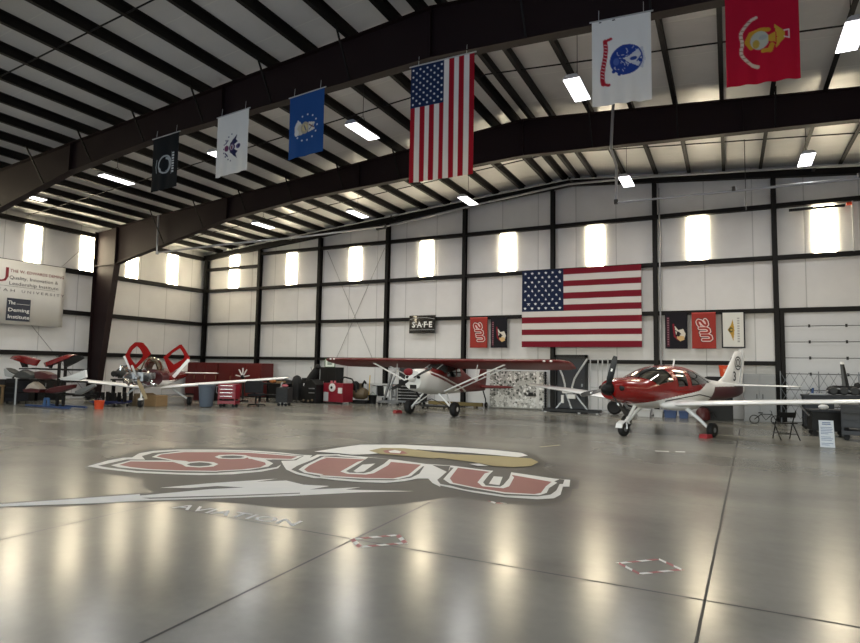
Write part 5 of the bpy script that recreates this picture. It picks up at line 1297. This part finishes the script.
t = thing('storage_tub', 'low black tub lying along the rear wall behind the dark workbench', 'tub', (-18.9, 22.1, 0)); t.scale = (.6, 1, .95); MB().prism([(-1.2, 0), (1.1, 0), (1.2, .62), (.4, .9), (-.9, 1.02), (-1.3, .9)], -.3, .3, 'xz').build('tub_body', BLACKM, t, bevel=.03)
t = tool_cart('service_cart', 'small dark grey service cart with pink rag on top, at the wing tip', (-15.43, 18.1, 0), math.radians(10), .5, .42, .72, DGREY, 3, 'service cart', low=False)
t = thing('shop_rag', 'pink rag crumpled on the small grey service cart', 'rag', (-15.42, 18.05, .725)); MB().ellip((.05, 0, .06), (.12, .14, .06), 14, 8).build('cloth', PINK, t, smooth=60)
MB().tube([(0, 0, 0), (0, 0, .15), (.06, 0, .18)], .03, 8).build('spray_bottle', WHITE2, label='white spray bottle on the small grey service cart', cat='bottle', loc=(-15.62, 18.14, .725))
t = thing('covered_stand', 'black cloth-covered stand behind the small grey service cart', 'stand', (-16.72, 20.4, 0))
MB().rings([[(r * (1 + .12 * math.sin(5 * a)) * math.cos(a), r * .8 * math.sin(a), z) for a in [2 * math.pi * i / 30 for i in range(30)]] for r, z in ((.34, .1), (.33, .4), (.27, .8), (.16, 1.08), (.04, 1.15))]).build('cover', BLACK, t, smooth=60)
for a in (0, 2.1, 4.2): MB().bar((0, 0, .2), (.3 * math.cos(a), .25 * math.sin(a), .02), .04).build('foot', BLACKM, t)
t = thing('low_bench', 'low dark bench against the rear wall between covered stand and black machine', 'bench', (-17.5, 22.1, 0)); t.scale = (.6, 1, 1)
box_part('top', DGREY, t, -.75, .75, -.25, .25, .42, .5); box_part('shelf', DGREY, t, -.7, .7, -.22, .22, .16, .2)
for x in (-.68, .68): box_part('leg', BLACKM, t, x - .03, x + .03, -.22, .22, 0, .42)

# black machine, cabinet and notice
t = thing('test_rig', 'tall black test rig with leaning arm beside a wall post and black cabinet', 'machine', (-15.8, 20.3, 0))
MB().prism([(-.30, 0), (.42, 0), (.42, .78), (.15, 1.0), (-.1, .95), (-.34, .55)], -.3, .3, 'xz').build('housing', BLACKM, t, bevel=.02)
MB().tube([(-.25, 0, .85), (.0, 0, 1.15), (.22, 0, 1.45)], [.16, .17, .13], 10).build('arm', BLACK, t, smooth=50)
MB().ellip((.26, 0, 1.52), (.12, .12, .12), 12, 8).build('arm_head', BLACKM, t, smooth=60)
box_part('side_box', BLACKM, t, -.42, -.2, -.2, .2, .82, 1.05)
MB().ellip((-.08, -.02, 1.5), (.05, .04, .05), 10, 6).build('lamp_head', LGREY, t, smooth=60)
MB().tube([(-.08, 0, 1.47), (-.02, 0, 1.2)], .012, 6).build('lamp_arm', GREY, t)
for x, z in ((-.2, .12), (.05, .1), (.25, .14)): MB().ellip((x, -.32, z), (.06, .03, .05), 8, 6).build('gauge', OLIVE, t)
for z in (.42, .6): box_part('control_strip', GREY, t, .05, .36, -.312, -.30, z, z + .04)
t = thing('tool_cabinet', 'black upright cabinet under the green and white wall notice', 'cabinet', (-15.75, 21.6, 0))
box_part('carcass', BLACKM, t, -.42, .42, -.3, .3, 0, 1.52)
for x in (-.21, .21):
    o = box_part('door', BLACKM, t, x - .2, x + .2, -.315, -.3, .05, 1.48); MB().box(x - .01, x + .01, -.34, -.315, .7, .9).build('handle', GREY, o)
t = thing('notice_board', 'white notice with green frame and print standing on the black cabinet', 'sign', (-15.8, 21.5, 1.52))
box_part('panel', mat('notice_paper', 'dfe4da', .6), t, -.25, .25, -.01, .01, .0, .36)
mb = MB().box(-.28, .28, -.012, .012, -.0, .02).box(-.28, .28, -.012, .012, .36, .385).box(-.285, -.25, -.012, .012, 0, .385).box(.25, .285, -.012, .012, 0, .385)
mb.build('frame', mat('notice_green', '2c5a35', .6), t)
mb = MB()
for z in (.11, .16, .21, .26): mb.box(-.13, .12, -.014, -.011, z, z + .03)
mb.build('print_block', MATS['notice_green'], t)

t = thing('parts_washer', 'crimson parts washer with round white gauges and a black hose', 'machine', (-14.75, 20.7, 0), math.radians(-8))
box_part('tank', CRIMSON, t, -.55, .55, -.32, .32, .08, .86)
box_part('pale_panel', LGREY, t, -.52, -.25, -.33, -.32, .1, .48, bevel=0)
for x, z in ((-.02, .68), ): MB().lathe([(.17, 0), (.17, -.05), (.13, -.06)], (x, -.32, z), 18, 'y').build('gauge', WHITE2, t, smooth=40)
MB().lathe([(.06, 0), (.06, -.07)], (-.02, -.32, .68), 12, 'y').build('gauge_centre', BLACKM, t)
box_part('white_box', WHITE2, t, .34, .54, -.38, -.32, .45, .68)
for x in (-.45, .45):
    for y in (-.25, .25): caster(t, x, y)
for x in (-.4, -.2, .15): MB().tube([(x, 0, .86), (x, 0, .95)], .05, 8).build('filler_cap', PINK if x < 0 else BLACKM, t)
MB().tube([(.1, 0, .86), (.12, 0, 1.02), (.35, 0, 1.12), (.75, 0, 1.05), (.98, 0, .8), (1.02, 0, .5)], .035, 8).build('hose', BLACKM, t, smooth=60)
t = thing('air_compressor', 'tan compressor on a black skid beside the crimson parts washer', 'compressor', (-14.1, 21.4, 0))
MB().lathe([(.05, -.34), (.2, -.3), (.25, -.2), (.25, .2), (.2, .3), (.05, .34)], (.0, 0, .42), 20, 'x').build('tank', OLIVE, t, smooth=40)
MB().obox((-.08, 0, .72), (.34, .3, .28)).build('motor', OLIVE, t, bevel=.04)
MB().tube([(.05, 0, .7), (.2, 0, .95), (.28, 0, .85)], .05, 8).build('outlet', BLACKM, t)
box_part('skid', BLACKM, t, -.42, .42, -.25, .25, .02, .14)
MB().lathe([(.2, -.03), (.2, .03)], (-.1, -.22, .75), 18, 'y').build('flywheel', BLACKM, t)

bench('pale grey bench with bins against the rear wall beside the tan compressor', (-13.5, 22.2, 0), 1.25, .55, .84, LGREY, shelf=True)
for x, m, nm, lb in ((-13.80, LGREY, 'storage_bin', 'pale storage bin under the grey bench, nearest the compressor'), (-13.48, BLACKM, 'storage_bin', 'black storage bin under the grey bench, between two pale ones'), (-13.16, WHITE2, 'storage_bin', 'pale storage bin under the grey bench, nearest the engine hoist')):
    t = thing(nm, lb, 'bin', (x, 22.2, .315)); MB().prism([(-.12, 0), (.12, 0), (.14, .4), (-.14, .4)], -.2, .2, 'xz').build('bin_body', m, t, bevel=.01); MB().box(-.15, .15, -.21, .21, .4, .43).build('lid', m, t)
t = thing('squeegee', 'yellow pole mop leaning in front of the pale grey bench', 'mop', (-13.9, 21.75, 0))
MB().tube([(0, 0, .04), (.02, .05, 1.2)], .018, 6).build('handle', YELLOW, t); MB().obox((0, 0, .05), (.3, .05, .06)).build('head', mat('green_plastic', '4c6a3c', .6), t)
t = thing('floor_bucket', 'dark mop bucket with green trim on the floor beside the yellow mop', 'bucket', (-13.6, 21.6, 0))
MB().lathe([(.15, 0), (.18, .35), (.19, .36), (.17, .36), (.14, .03)], (0, 0, 0), 18).build('pail', BLACKM, t, smooth=40); MB().tube([(-.18, 0, .34), (0, 0, .5), (.18, 0, .34)], .01, 6).build('handle', MATS['green_plastic'], t)

t = thing('engine_hoist', 'grey engine hoist with raised jib behind the wing strut', 'hoist', (-12.55, 21.4, 0))
MB().bar((-.4, -.3, .14), (.55, -.35, .14), .08).build('base_leg', GREY, t); MB().bar((-.4, .3, .14), (.55, .35, .14), .08).build('base_leg', GREY, t)
MB().bar((-.4, -.32, .14), (-.4, .32, .14), .08).build('cross_bar', GREY, t)
MB().bar((-.38, 0, .14), (.02, 0, 1.35), .08).build('mast', GREY, t)
MB().bar((.0, 0, 1.3), (.42, 0, 1.62), .07).build('jib', LGREY, t)
MB().tube([(-.1, 0, .6), (.28, 0, 1.48)], .035, 8).build('ram', CHROME, t)
MB().tube([(.4, 0, 1.6), (.4, 0, 1.15)], .012, 5).build('chain', DGREY, t); MB().ellip((.4, 0, 1.12), (.06, .04, .07), 10, 6).build('hook', WHITE2, t)
for x, y in ((-.4, -.3), (-.4, .3), (.5, -.34), (.5, .34)): caster(t, x, y, .06)
t = thing('tarp', 'dark tarp hung on the rear wall behind the engine hoist', 'tarp', (-12.4, YB - .08, 0))
n = 24; v = []
for i in range(n + 1): v += [(-.6 + 1.25 * i / n, -.03 * math.sin(i * 1.3), .35), (-.55 + 1.15 * i / n, -.02 * math.sin(i * 1.3), 1.8)]
o = MB().add(v, [(2 * i, 2 * i + 2, 2 * i + 3, 2 * i + 1) for i in range(n)]).build('sheet', mat('dark_tarp', '2b2b2d', .8), t, smooth=180); md = o.modifiers.new('sheet_thickness', 'SOLIDIFY'); md.thickness = .01
MB().tube([(-.6, .02, 1.81), (.65, .02, 1.81)], .015, 6).build('hanging_rod', BLACKM, t)
t = tool_cart('tool_chest', 'black tool chest with pale drawer edges behind the fat tyre', (-12.0, 22.2, 0), 0, 1.15, .5, .86, BLACKM, 5, 'tool chest', low=False)
for i in range(5): MB().box(-.54, .54, -.272, -.262, .14 + .13 * i + .105, .14 + .13 * i + .135).build('drawer_edge', LGREY, t)
t = thing('creeper', 'flat dark mechanic creeper on the floor under the high-wing aircraft', 'creeper', (-10.1, 20.6, 0)); box_part('board', BLACKM, t, -.55, .55, -.25, .25, .08, .13)
for x in (-.45, .45):
    for y in (-.2, .2): caster(t, x, y, .04)
t = thing('steel_pipe_stock', 'bundle of yellowed pipes lying along the rear wall behind the high-wing tail', 'pipe'  , (-9.9, 22.2, 0)); t.name = 'wood_beam'
t['label'] = 'yellowed timber beam lying along the rear wall behind the high-wing tail'; t['category'] = 'beam'
box_part('timber', mat('old_timber', '6e6039', .8, noise=.15), t, -1.3, 1.1, -.08, .08, .06, .2)
for x in (-1, .8): box_part('block', OLIVE, t, x - .06, x + .06, -.1, .1, 0, .06)

# speckled sheet on the wall
def speck(x, y):
    A = Art(x, y, 'aeaca6')
    r = np.random.RandomState(3)
    for k in range(520):
        cx, cy, s = r.uniform(0, 2.25), r.uniform(0, 1.45), r.uniform(.012, .05); c = ['5a5b58', '73736f', '8d8d88', 'd6d5d0', 'e6e5e1', '45453f'][r.randint(6)]
        A.put(((x - cx) / s) ** 2 + ((y - cy) / (s * r.uniform(.5, 1.6))) ** 2 < 1, c)
    for k in range(120):
        cx, cy, s = r.uniform(.2, 2.2), r.uniform(1.02, 1.45), r.uniform(.02, .07); A.put(((x - cx) / s) ** 2 + ((y - cy) / s) ** 2 < 1, ['d8d6d1', 'c4c2bc', 'e2e1dd'][r.randint(3)])
    A.rect(1.95, 2.05, 0, 1.45, 'cfcdc8')
    return A
t = thing('patterned_screen', 'grey and white speckled fabric screen standing along the rear wall', 'screen', (-8.68, 22.66, 0))
o = cloth('screen_fabric', None, None, (0, 0, 1.50), 2.24, 1.44, speck, .012, wave=hang_wave(31, .05), parent=t)
MB().tube([(-.02, .05, 1.5), (2.26, .05, 1.5)], .02, 8).build('top_rail', LGREY, t)
for x in (0.0, 2.24): MB().tube([(x, .05, 0), (x, .05, 1.5)], .02, 8).build('post', LGREY, t); 
for x in (0.0, 2.24): MB().bar((x, -.12, .02), (x, .12, .02), .05).build('foot', LGREY, t)
mb = MB()
for i in range(14): mb.lathe([(.03, 0), (.05, .05), (.03, .1)], (2.30, .02, .1 + i * .1), 8)
mb.build('dark_edge_trim', BLACKM, t)
t = thing('work_hat', 'black brimmed hat hung low on the speckled screen', 'hat', (-6.88, 22.36, .54))
MB().lathe([(.17, 0), (.18, .02), (.10, .03), (.09, .12), (.02, .14)], (0, 0, 0), 18).build('crown', BLACK, t, smooth=40)
MB().obox((0, .05, .01), (.05, .1, .02)).build('band', DGREY, t)

# hooped frames on a black base
t = thing('tube_machine', 'black based machine with two curved white tube hoops in front of the navy doorway', 'machine', (-5.25, 22.05, 0))
MB().box(-.98, 1.08, -.24, .24, .04, .14).build('base', BLACKM, t, bevel=.01)
MB().tube([(-.42, 0, 1.62), (-.30, 0, 1.35), (-.22, 0, 1.05), (-.21, 0, .8)], .035, 8).build('hoop', LGREY, t, smooth=60)
MB().tube([(.62, 0, 2.0), (.35, 0, 1.6), (.14, 0, 1.25), (.05, 0, .95), (.04, 0, .75)], .035, 8).build('hoop', LGREY, t, smooth=60)
MB().obox((-.1, 0, .78), (.4, .25, .14)).build('clamp_block', WHITE2, t, bevel=.02)
MB().obox((-.28, -.1, .5), (.1, .08, .3)).build('white_column', WHITE2, t, bevel=.01); MB().obox((0.05, -.1, .6), (.3, .1, .16)).build('white_plate', WHITE2, t, bevel=.02)
MB().bar((-.3, 0, .45), (-.55, 0, .14), .05).bar((.15, 0, .7), (.6, 0, .14), .05).bar((-.21, 0, .8), (.04, 0, .14), .05).build('brace', GREY, t)
for x in (-.9, .35, 1.0): MB().tube([(x, -.2, 0), (x, -.2, .04)], .05, 8).build('foot', LGREY, t)
t = thing('tube_rack', 'tall rack of thin grey tubes beside the navy doorway', 'rack', (-4.36, 22.6, 0))
for x in (-.28, -.0, .16, .36): MB().tube([(x, 0, 0), (x, 0, 2.02)], .022, 8).build('upright', LGREY, t)
for z in (.12, .95, 1.98): MB().tube([(-.3, 0, z), (.38, 0, z)], .02, 8).build('cross_tube', LGREY, t)
for x in (-.28, .36): MB().bar((x, -.12, .02), (x, .12, .02), .05).build('foot', LGREY, t)
for i, x in enumerate((-3.72, -3.18)):
    t = thing('spare_roadwheel', ['black spare tyre standing on the floor beside the tube rack', 'black spare tyre behind the nose of the low-wing aircraft'][i], 'tyre', (x, 22.3, 0)); MB().lathe([(.12, -.08), (.2, -.1), (.26, -.05), (.26, .05), (.2, .1), (.12, .08)], (0, 0, .26), 22, 'y').build('tread', BLACK, t, smooth=40); MB().lathe([(.12, -.05), (.12, .05)], (0, 0, .26), 14, 'y').build('rim', GREY, t)
for i, (x0, x1, m, lb) in enumerate(((-2.9, -2.45, LGREY, 'pale grey tote on the floor beyond the nose wheel'), (-2.36, -2.05, LGREY, 'pale tote on the floor under the low-wing cabin'), (-2.02, -1.62, BLUE, 'blue tote on the floor under the low-wing cabin, beside the pale one'), (-1.55, -1.25, BLUE, 'blue tote under the wing root of the low-wing aircraft'))):
    t = thing('tote', lb, 'tote', ((x0 + x1) / 2, 22.1, 0)); w = (x1 - x0) / 2
    MB().prism([(-w * .85, 0), (w * .85, 0), (w, .22), (-w, .22)], -.2, .2, 'xz').build('tote_body', m, t, bevel=.01); MB().box(-w * 1.04, w * 1.04, -.22, .22, .22, .25).build('lid', m, t)
t = thing('shop_vacuum', 'maroon shop vacuum on the floor behind the main gear leg', 'vacuum', (-.78, 21.35, 0))
MB().lathe([(.2, .04), (.22, .1), (.21, .3), (.15, .4), (.05, .43)], (0, 0, 0), 20).build('drum', DARKRED, t, smooth=40); MB().tube([(.15, 0, .25), (.3, -.1, .3), (.38, -.1, .1)], .03, 8).build('hose', BLACKM, t, smooth=50)
t = thing('storage_chest', 'tall black storage chest with rounded lid behind the tail fin', 'chest', (-.4, 22.0, 0))
box_part('chest_body', BLACKM, t, -.5, .5, -.3, .3, 0, 1.26)
MB().prism([(-.52, 1.26), (.52, 1.26), (.45, 1.39), (.2, 1.44), (-.25, 1.44), (-.48, 1.36)], -.32, .32, 'xz').build('lid', BLACK, t, bevel=.02)
for x in (-.3, .3): box_part('latch', GREY, t, x - .03, x + .03, -.32, -.3, 1.15, 1.26)
t = thing('bucket', 'bright orange bucket standing on the black chest beside the tail fin', 'bucket', (-.09, 22.0, 1.445))
MB().lathe([(.17, 0), (.21, .34), (.22, .34), (.22, .37), (.19, .37), (.16, .02)], (0, 0, 0), 24).build('pail', ORANGE, t, smooth=40)
MB().tube([(-.21, 0, .33), (-.15, -.12, .2), (.15, -.12, .2), (.21, 0, .33)], .008, 6).build('handle', GREY, t)
MB().obox((0, -.195, .2), (.14, .01, .1)).build('paper_label', mat('bucket_label', 'e08a6a', .7), t)
t = thing('metal_locker', 'pale grey double-door metal locker beside the overhead door', 'locker', (.88, 22.3, 0))
box_part('carcass', mat('locker_grey', '8e9091', .5, noise=.04), t, -.46, .46, -.25, .4, 0, 1.56)
for x in (-.225, .225):
    o = box_part('door', MATS['locker_grey'], t, x - .215, x + .215, -.265, -.25, .04, 1.52); MB().box(x + (.13 if x < 0 else -.15), x + (.15 if x < 0 else -.13), -.285, -.265, .75, .9).build('handle', DGREY, o)
t = thing('folding_gate', 'grey scissor folding gate stretched across the foot of the overhead door', 'gate', (1.5, 22.5, 0))
mb = MB(); W0 = 2.9; nx = 11
for i in range(nx):
    x0 = W0 * i / nx; x1 = W0 * (i + 1) / nx
    for k in range(3):
        z0, z1 = .12 + .5 * k, .12 + .5 * (k + 1)
        mb.bar((x0, 0, z0), (x1, 0, z1), .022, .012); mb.bar((x0, .015, z1), (x1, .015, z0), .022, .012)
mb.build('lattice', mat('gate_grey', '6f7479', .5), t)
for x in (0, W0 * 4 / nx, W0 * 8 / nx, W0): MB().bar((x, .0, .0), (x, .0, 1.66), .03).build('post', MATS['gate_grey'], t)

# folding chair, notice stand, bicycle
t = thing('folding_chair', 'black metal folding chair under the white wing', 'chair', (1.2, 16.75, 0), math.radians(24))
for s in (-1, 1):
    MB().tube([(s * .20, .22, 0), (s * .20, .06, .42), (s * .19, -.1, .70)], .014, 8).build('leg', BLACKM, t)
    MB().tube([(s * .22, -.2, 0), (s * .22, .12, .40)], .014, 8).build('leg', BLACKM, t)
for z, y in ((.14, .165), (.14, -.09)): MB().tube([(-.2, y, z), (.2, y, z)], .01, 6).build('cross_bar', BLACKM, t)
MB().obox((0, .02, .39), (.40, .36, .03), (math.radians(-4), 0, 0)).build('seat', BLACKM, t, bevel=.012)
n = 10
mb = MB()
mb.rings([[(-.19 + .38 * i / n, -.075 - .025 * math.sin(math.pi * i / n) + d - .045 * k, .53 + .13 * k * (1 + 0 * i)) for k, d in ((0, -.008), (1, -.008), (1, .008), (0, .008))] for i in range(n + 1)])
mb.build('backrest', BLACKM, t, bevel=.006)
t = thing('notice_stand', 'white printed notice board standing on the floor in front of the dark bench', 'sign', (1.88, 15.55, 0), math.radians(8))
MB().obox((0, 0, .29), (.28, .012, .58), (math.radians(-6), 0, 0)).build('board', mat('notice_white', 'd9dde3', .5), t, bevel=.003)
mb = MB(); rr = random.Random(5)
for i in range(15):
    if i in (2, 8, 12): continue
    z = .53 - i * .034; w = rr.uniform(.07, .115) * (1.0 if i not in (0, 1) else .8)
    y = -.012 + (.29 - z) * -math.tan(math.radians(6))
    mb.obox((0 if i < 2 else -.115 + w, y + .002, z), (2 * w, .004, .011 if i > 1 else .02), (math.radians(-6), 0, 0))
mb.build('print_lines', mat('notice_print', '6e7fa3', .6), t)
MB().bar((0, .02, .5), (0, .22, .01), .03).build('back_leg', LGREY, t)
t = thing('bicycle', 'small black bicycle lying low under the wing near the folding gate', 'bicycle', (.98, 21.4, 0), math.radians(10))
for x in (-.3, .3):
    n = 24; MB().tube([(x + .13 * math.cos(2 * math.pi * i / n), 0, .13 + .13 * math.sin(2 * math.pi * i / n)) for i in range(n + 1)], .014, 6).build('wheel', BLACK, t, smooth=60)
MB().tube([(-.3, 0, .13), (-.1, 0, .3), (.2, 0, .3), (.3, 0, .13)], .014, 6).build('frame', BLACKM, t); MB().tube([(-.1, 0, .3), (.02, 0, .12), (.2, 0, .3)], .012, 6).build('down_tube', BLACKM, t)
MB().tube([(.2, 0, .3), (.18, 0, .40), (.12, -.12, .42)], .011, 6).build('handlebar', BLACKM, t); MB().obox((-.12, 0, .34), (.12, .06, .03)).build('saddle', BLACK, t)

# dark benches at the edge of the picture
t = bench('long navy workbench on casters behind the white wing, near the overhead door', (2.9, 20.6, 0), 2.0, .75, .98, NAVY, cast=True)
box_part('drawer_block', NAVY, t, -.95, -.25, -.36, .3, .5, .92); box_part('apron', NAVY, t, -.95, .95, -.37, -.34, .78, .92)
t = thing('bench_engine', 'black aircraft engine lying on the navy workbench', 'engine', (2.95, 20.55, .98), 0)
MB().obox((.05, 0, .16), (.7, .4, .24)).build('crankcase', BLACKM, t, bevel=.04)
for x in (-.3, -.05, .2):
    for s in (-1, 1): MB().lathe([(.09, 0), (.12, .04), (.09, .08), (.12, .12), (.1, .2)], (x, s * .2 - .1, .14), 12, 'y').build('cylinder_head', DGREY, t)
MB().lathe([(.14, -.08), (.17, 0), (.1, .08)], (.32, 0, .22), 16, 'x').build('gear_case', BLACK, t, smooth=40)
MB().rings([[(.02 - .07 * f + w, -.05 + d, .28 + .66 * f) for w, d in ((-.085 * (1 - .45 * f), 0), (0, -.018), (.085 * (1 - .45 * f), 0), (0, .018))] for f in (0, .25, .5, .75, .93)]).build('propeller_blade', MATS['blade_black'], t)
MB().rings([[(.02 - .07 * f + w, -.05 + d, .28 + .66 * f) for w, d in ((-.085 * (1 - .45 * f), 0), (0, -.018), (.085 * (1 - .45 * f), 0), (0, .018))] for f in (.93, 1.04)]).build('white_tip', WHITE, t)
MB().tube([(-.45, -.1, .1), (-.2, -.25, .2), (.1, -.26, .12), (.45, -.2, .25)], .03, 8).build('pipe', GREY, t, smooth=50)
t = thing('parts_tray', 'silver tray of loose parts at the near end of the navy workbench', 'tray', (2.25, 20.4, .98)); box_part('tray', GREY, t, -.2, .2, -.15, .15, 0, .05); MB().tube([(-.1, 0, .05), (-.08, 0, .2)], .03, 8).build('canister', BLUE, t)
t = thing('drum', 'dark steel drum behind the navy workbench at the edge of the overhead door', 'drum', (3.75, 21.6, 0))
MB().lathe([(.3, 0), (.31, .02), (.3, .04), (.3, .4), (.315, .42), (.3, .44), (.3, .84), (.315, .86), (.28, .88)], (0, 0, 0), 26).build('barrel', BLACKM, t, smooth=40); MB().tube([(.1, 0, .88), (.1, 0, 1.5), (-.15, 0, 1.65)], .025, 8).build('pump', DGREY, t)
t = tool_cart('equipment_cart', 'navy equipment cart at the picture edge behind the notice stand', (2.75, 17.6, 0), math.radians(-10), .62, .5, .86, NAVY, 3, 'cart', low=True)
t = thing('power_cart', 'dark low battery cart between folding chair and notice stand', 'cart', (2.25, 18.4, 0), math.radians(5))
box_part('battery_box', BLACKM, t, -.4, .4, -.28, .28, .14, .62); box_part('top_tray', NAVY, t, -.44, .44, -.3, .3, .62, .68); MB().ellip((-.1, -.1, .74), (.12, .09, .07), 10, 6).build('cable_coil', WHITE2, t)
for x in (-.32, .32):
    for y in (-.22, .22): caster(t, x, y, .07)
MB().tube([(-.4, 0, .5), (-.62, -.05, .75)], .02, 6).build('pull_handle', GREY, t)
# ------------------------------------------------------------------ daylight and camera
w = bpy.data.worlds.new('daylight'); SC.world = w; w.use_nodes = True
nt = w.node_tree; bg = nt.nodes['Background']
sky = nt.nodes.new('ShaderNodeTexSky'); sky.sky_type = 'NISHITA'; sky.sun_disc = False; sky.sun_elevation = math.radians(48); sky.sun_rotation = math.radians(200)
nt.links.new(sky.outputs['Color'], bg.inputs['Color']); bg.inputs['Strength'].default_value = SKY
pl = bpy.data.lights.new('door_portal', 'AREA'); pl.shape = 'RECTANGLE'; pl.size = (DX1 - DX0) * K; pl.size_y = DZ * K; pl.cycles.is_portal = True
po = bpy.data.objects.new('door_portal', pl); COL.objects.link(po)
po.location = ((DX0 + DX1) / 2 * K, (YF - .1) * K, DZ / 2 * K); po.rotation_euler = (math.radians(90), 0, 0)

cam = bpy.data.cameras.new('camera'); co = bpy.data.objects.new('camera', cam); COL.objects.link(co)
cam.sensor_width = 36; cam.sensor_fit = 'HORIZONTAL'; cam.lens = 591.323 * 36 / 860; cam.clip_end = 500; cam.clip_start = .05
yaw, pitch, roll = (math.radians(a) for a in (-26.8076, 4.4006, .9518))
fwd = Vector((math.sin(yaw) * math.cos(pitch), math.cos(yaw) * math.cos(pitch), math.sin(pitch)))
r0 = Vector((math.cos(yaw), -math.sin(yaw), 0)); u0 = r0.cross(fwd)
rt = r0 * math.cos(roll) + u0 * math.sin(roll); up = u0 * math.cos(roll) - r0 * math.sin(roll)
M = Matrix((rt, up, -fwd)).transposed().to_4x4(); M.translation = Vector((0, 0, 1.6 * K))
co.matrix_world = M
SC.camera = co
vs = SC.view_settings
vs.view_transform = 'Standard'; vs.look = 'None'; vs.gamma = 1; vs.use_curve_mapping = False; vs.exposure = EXPO
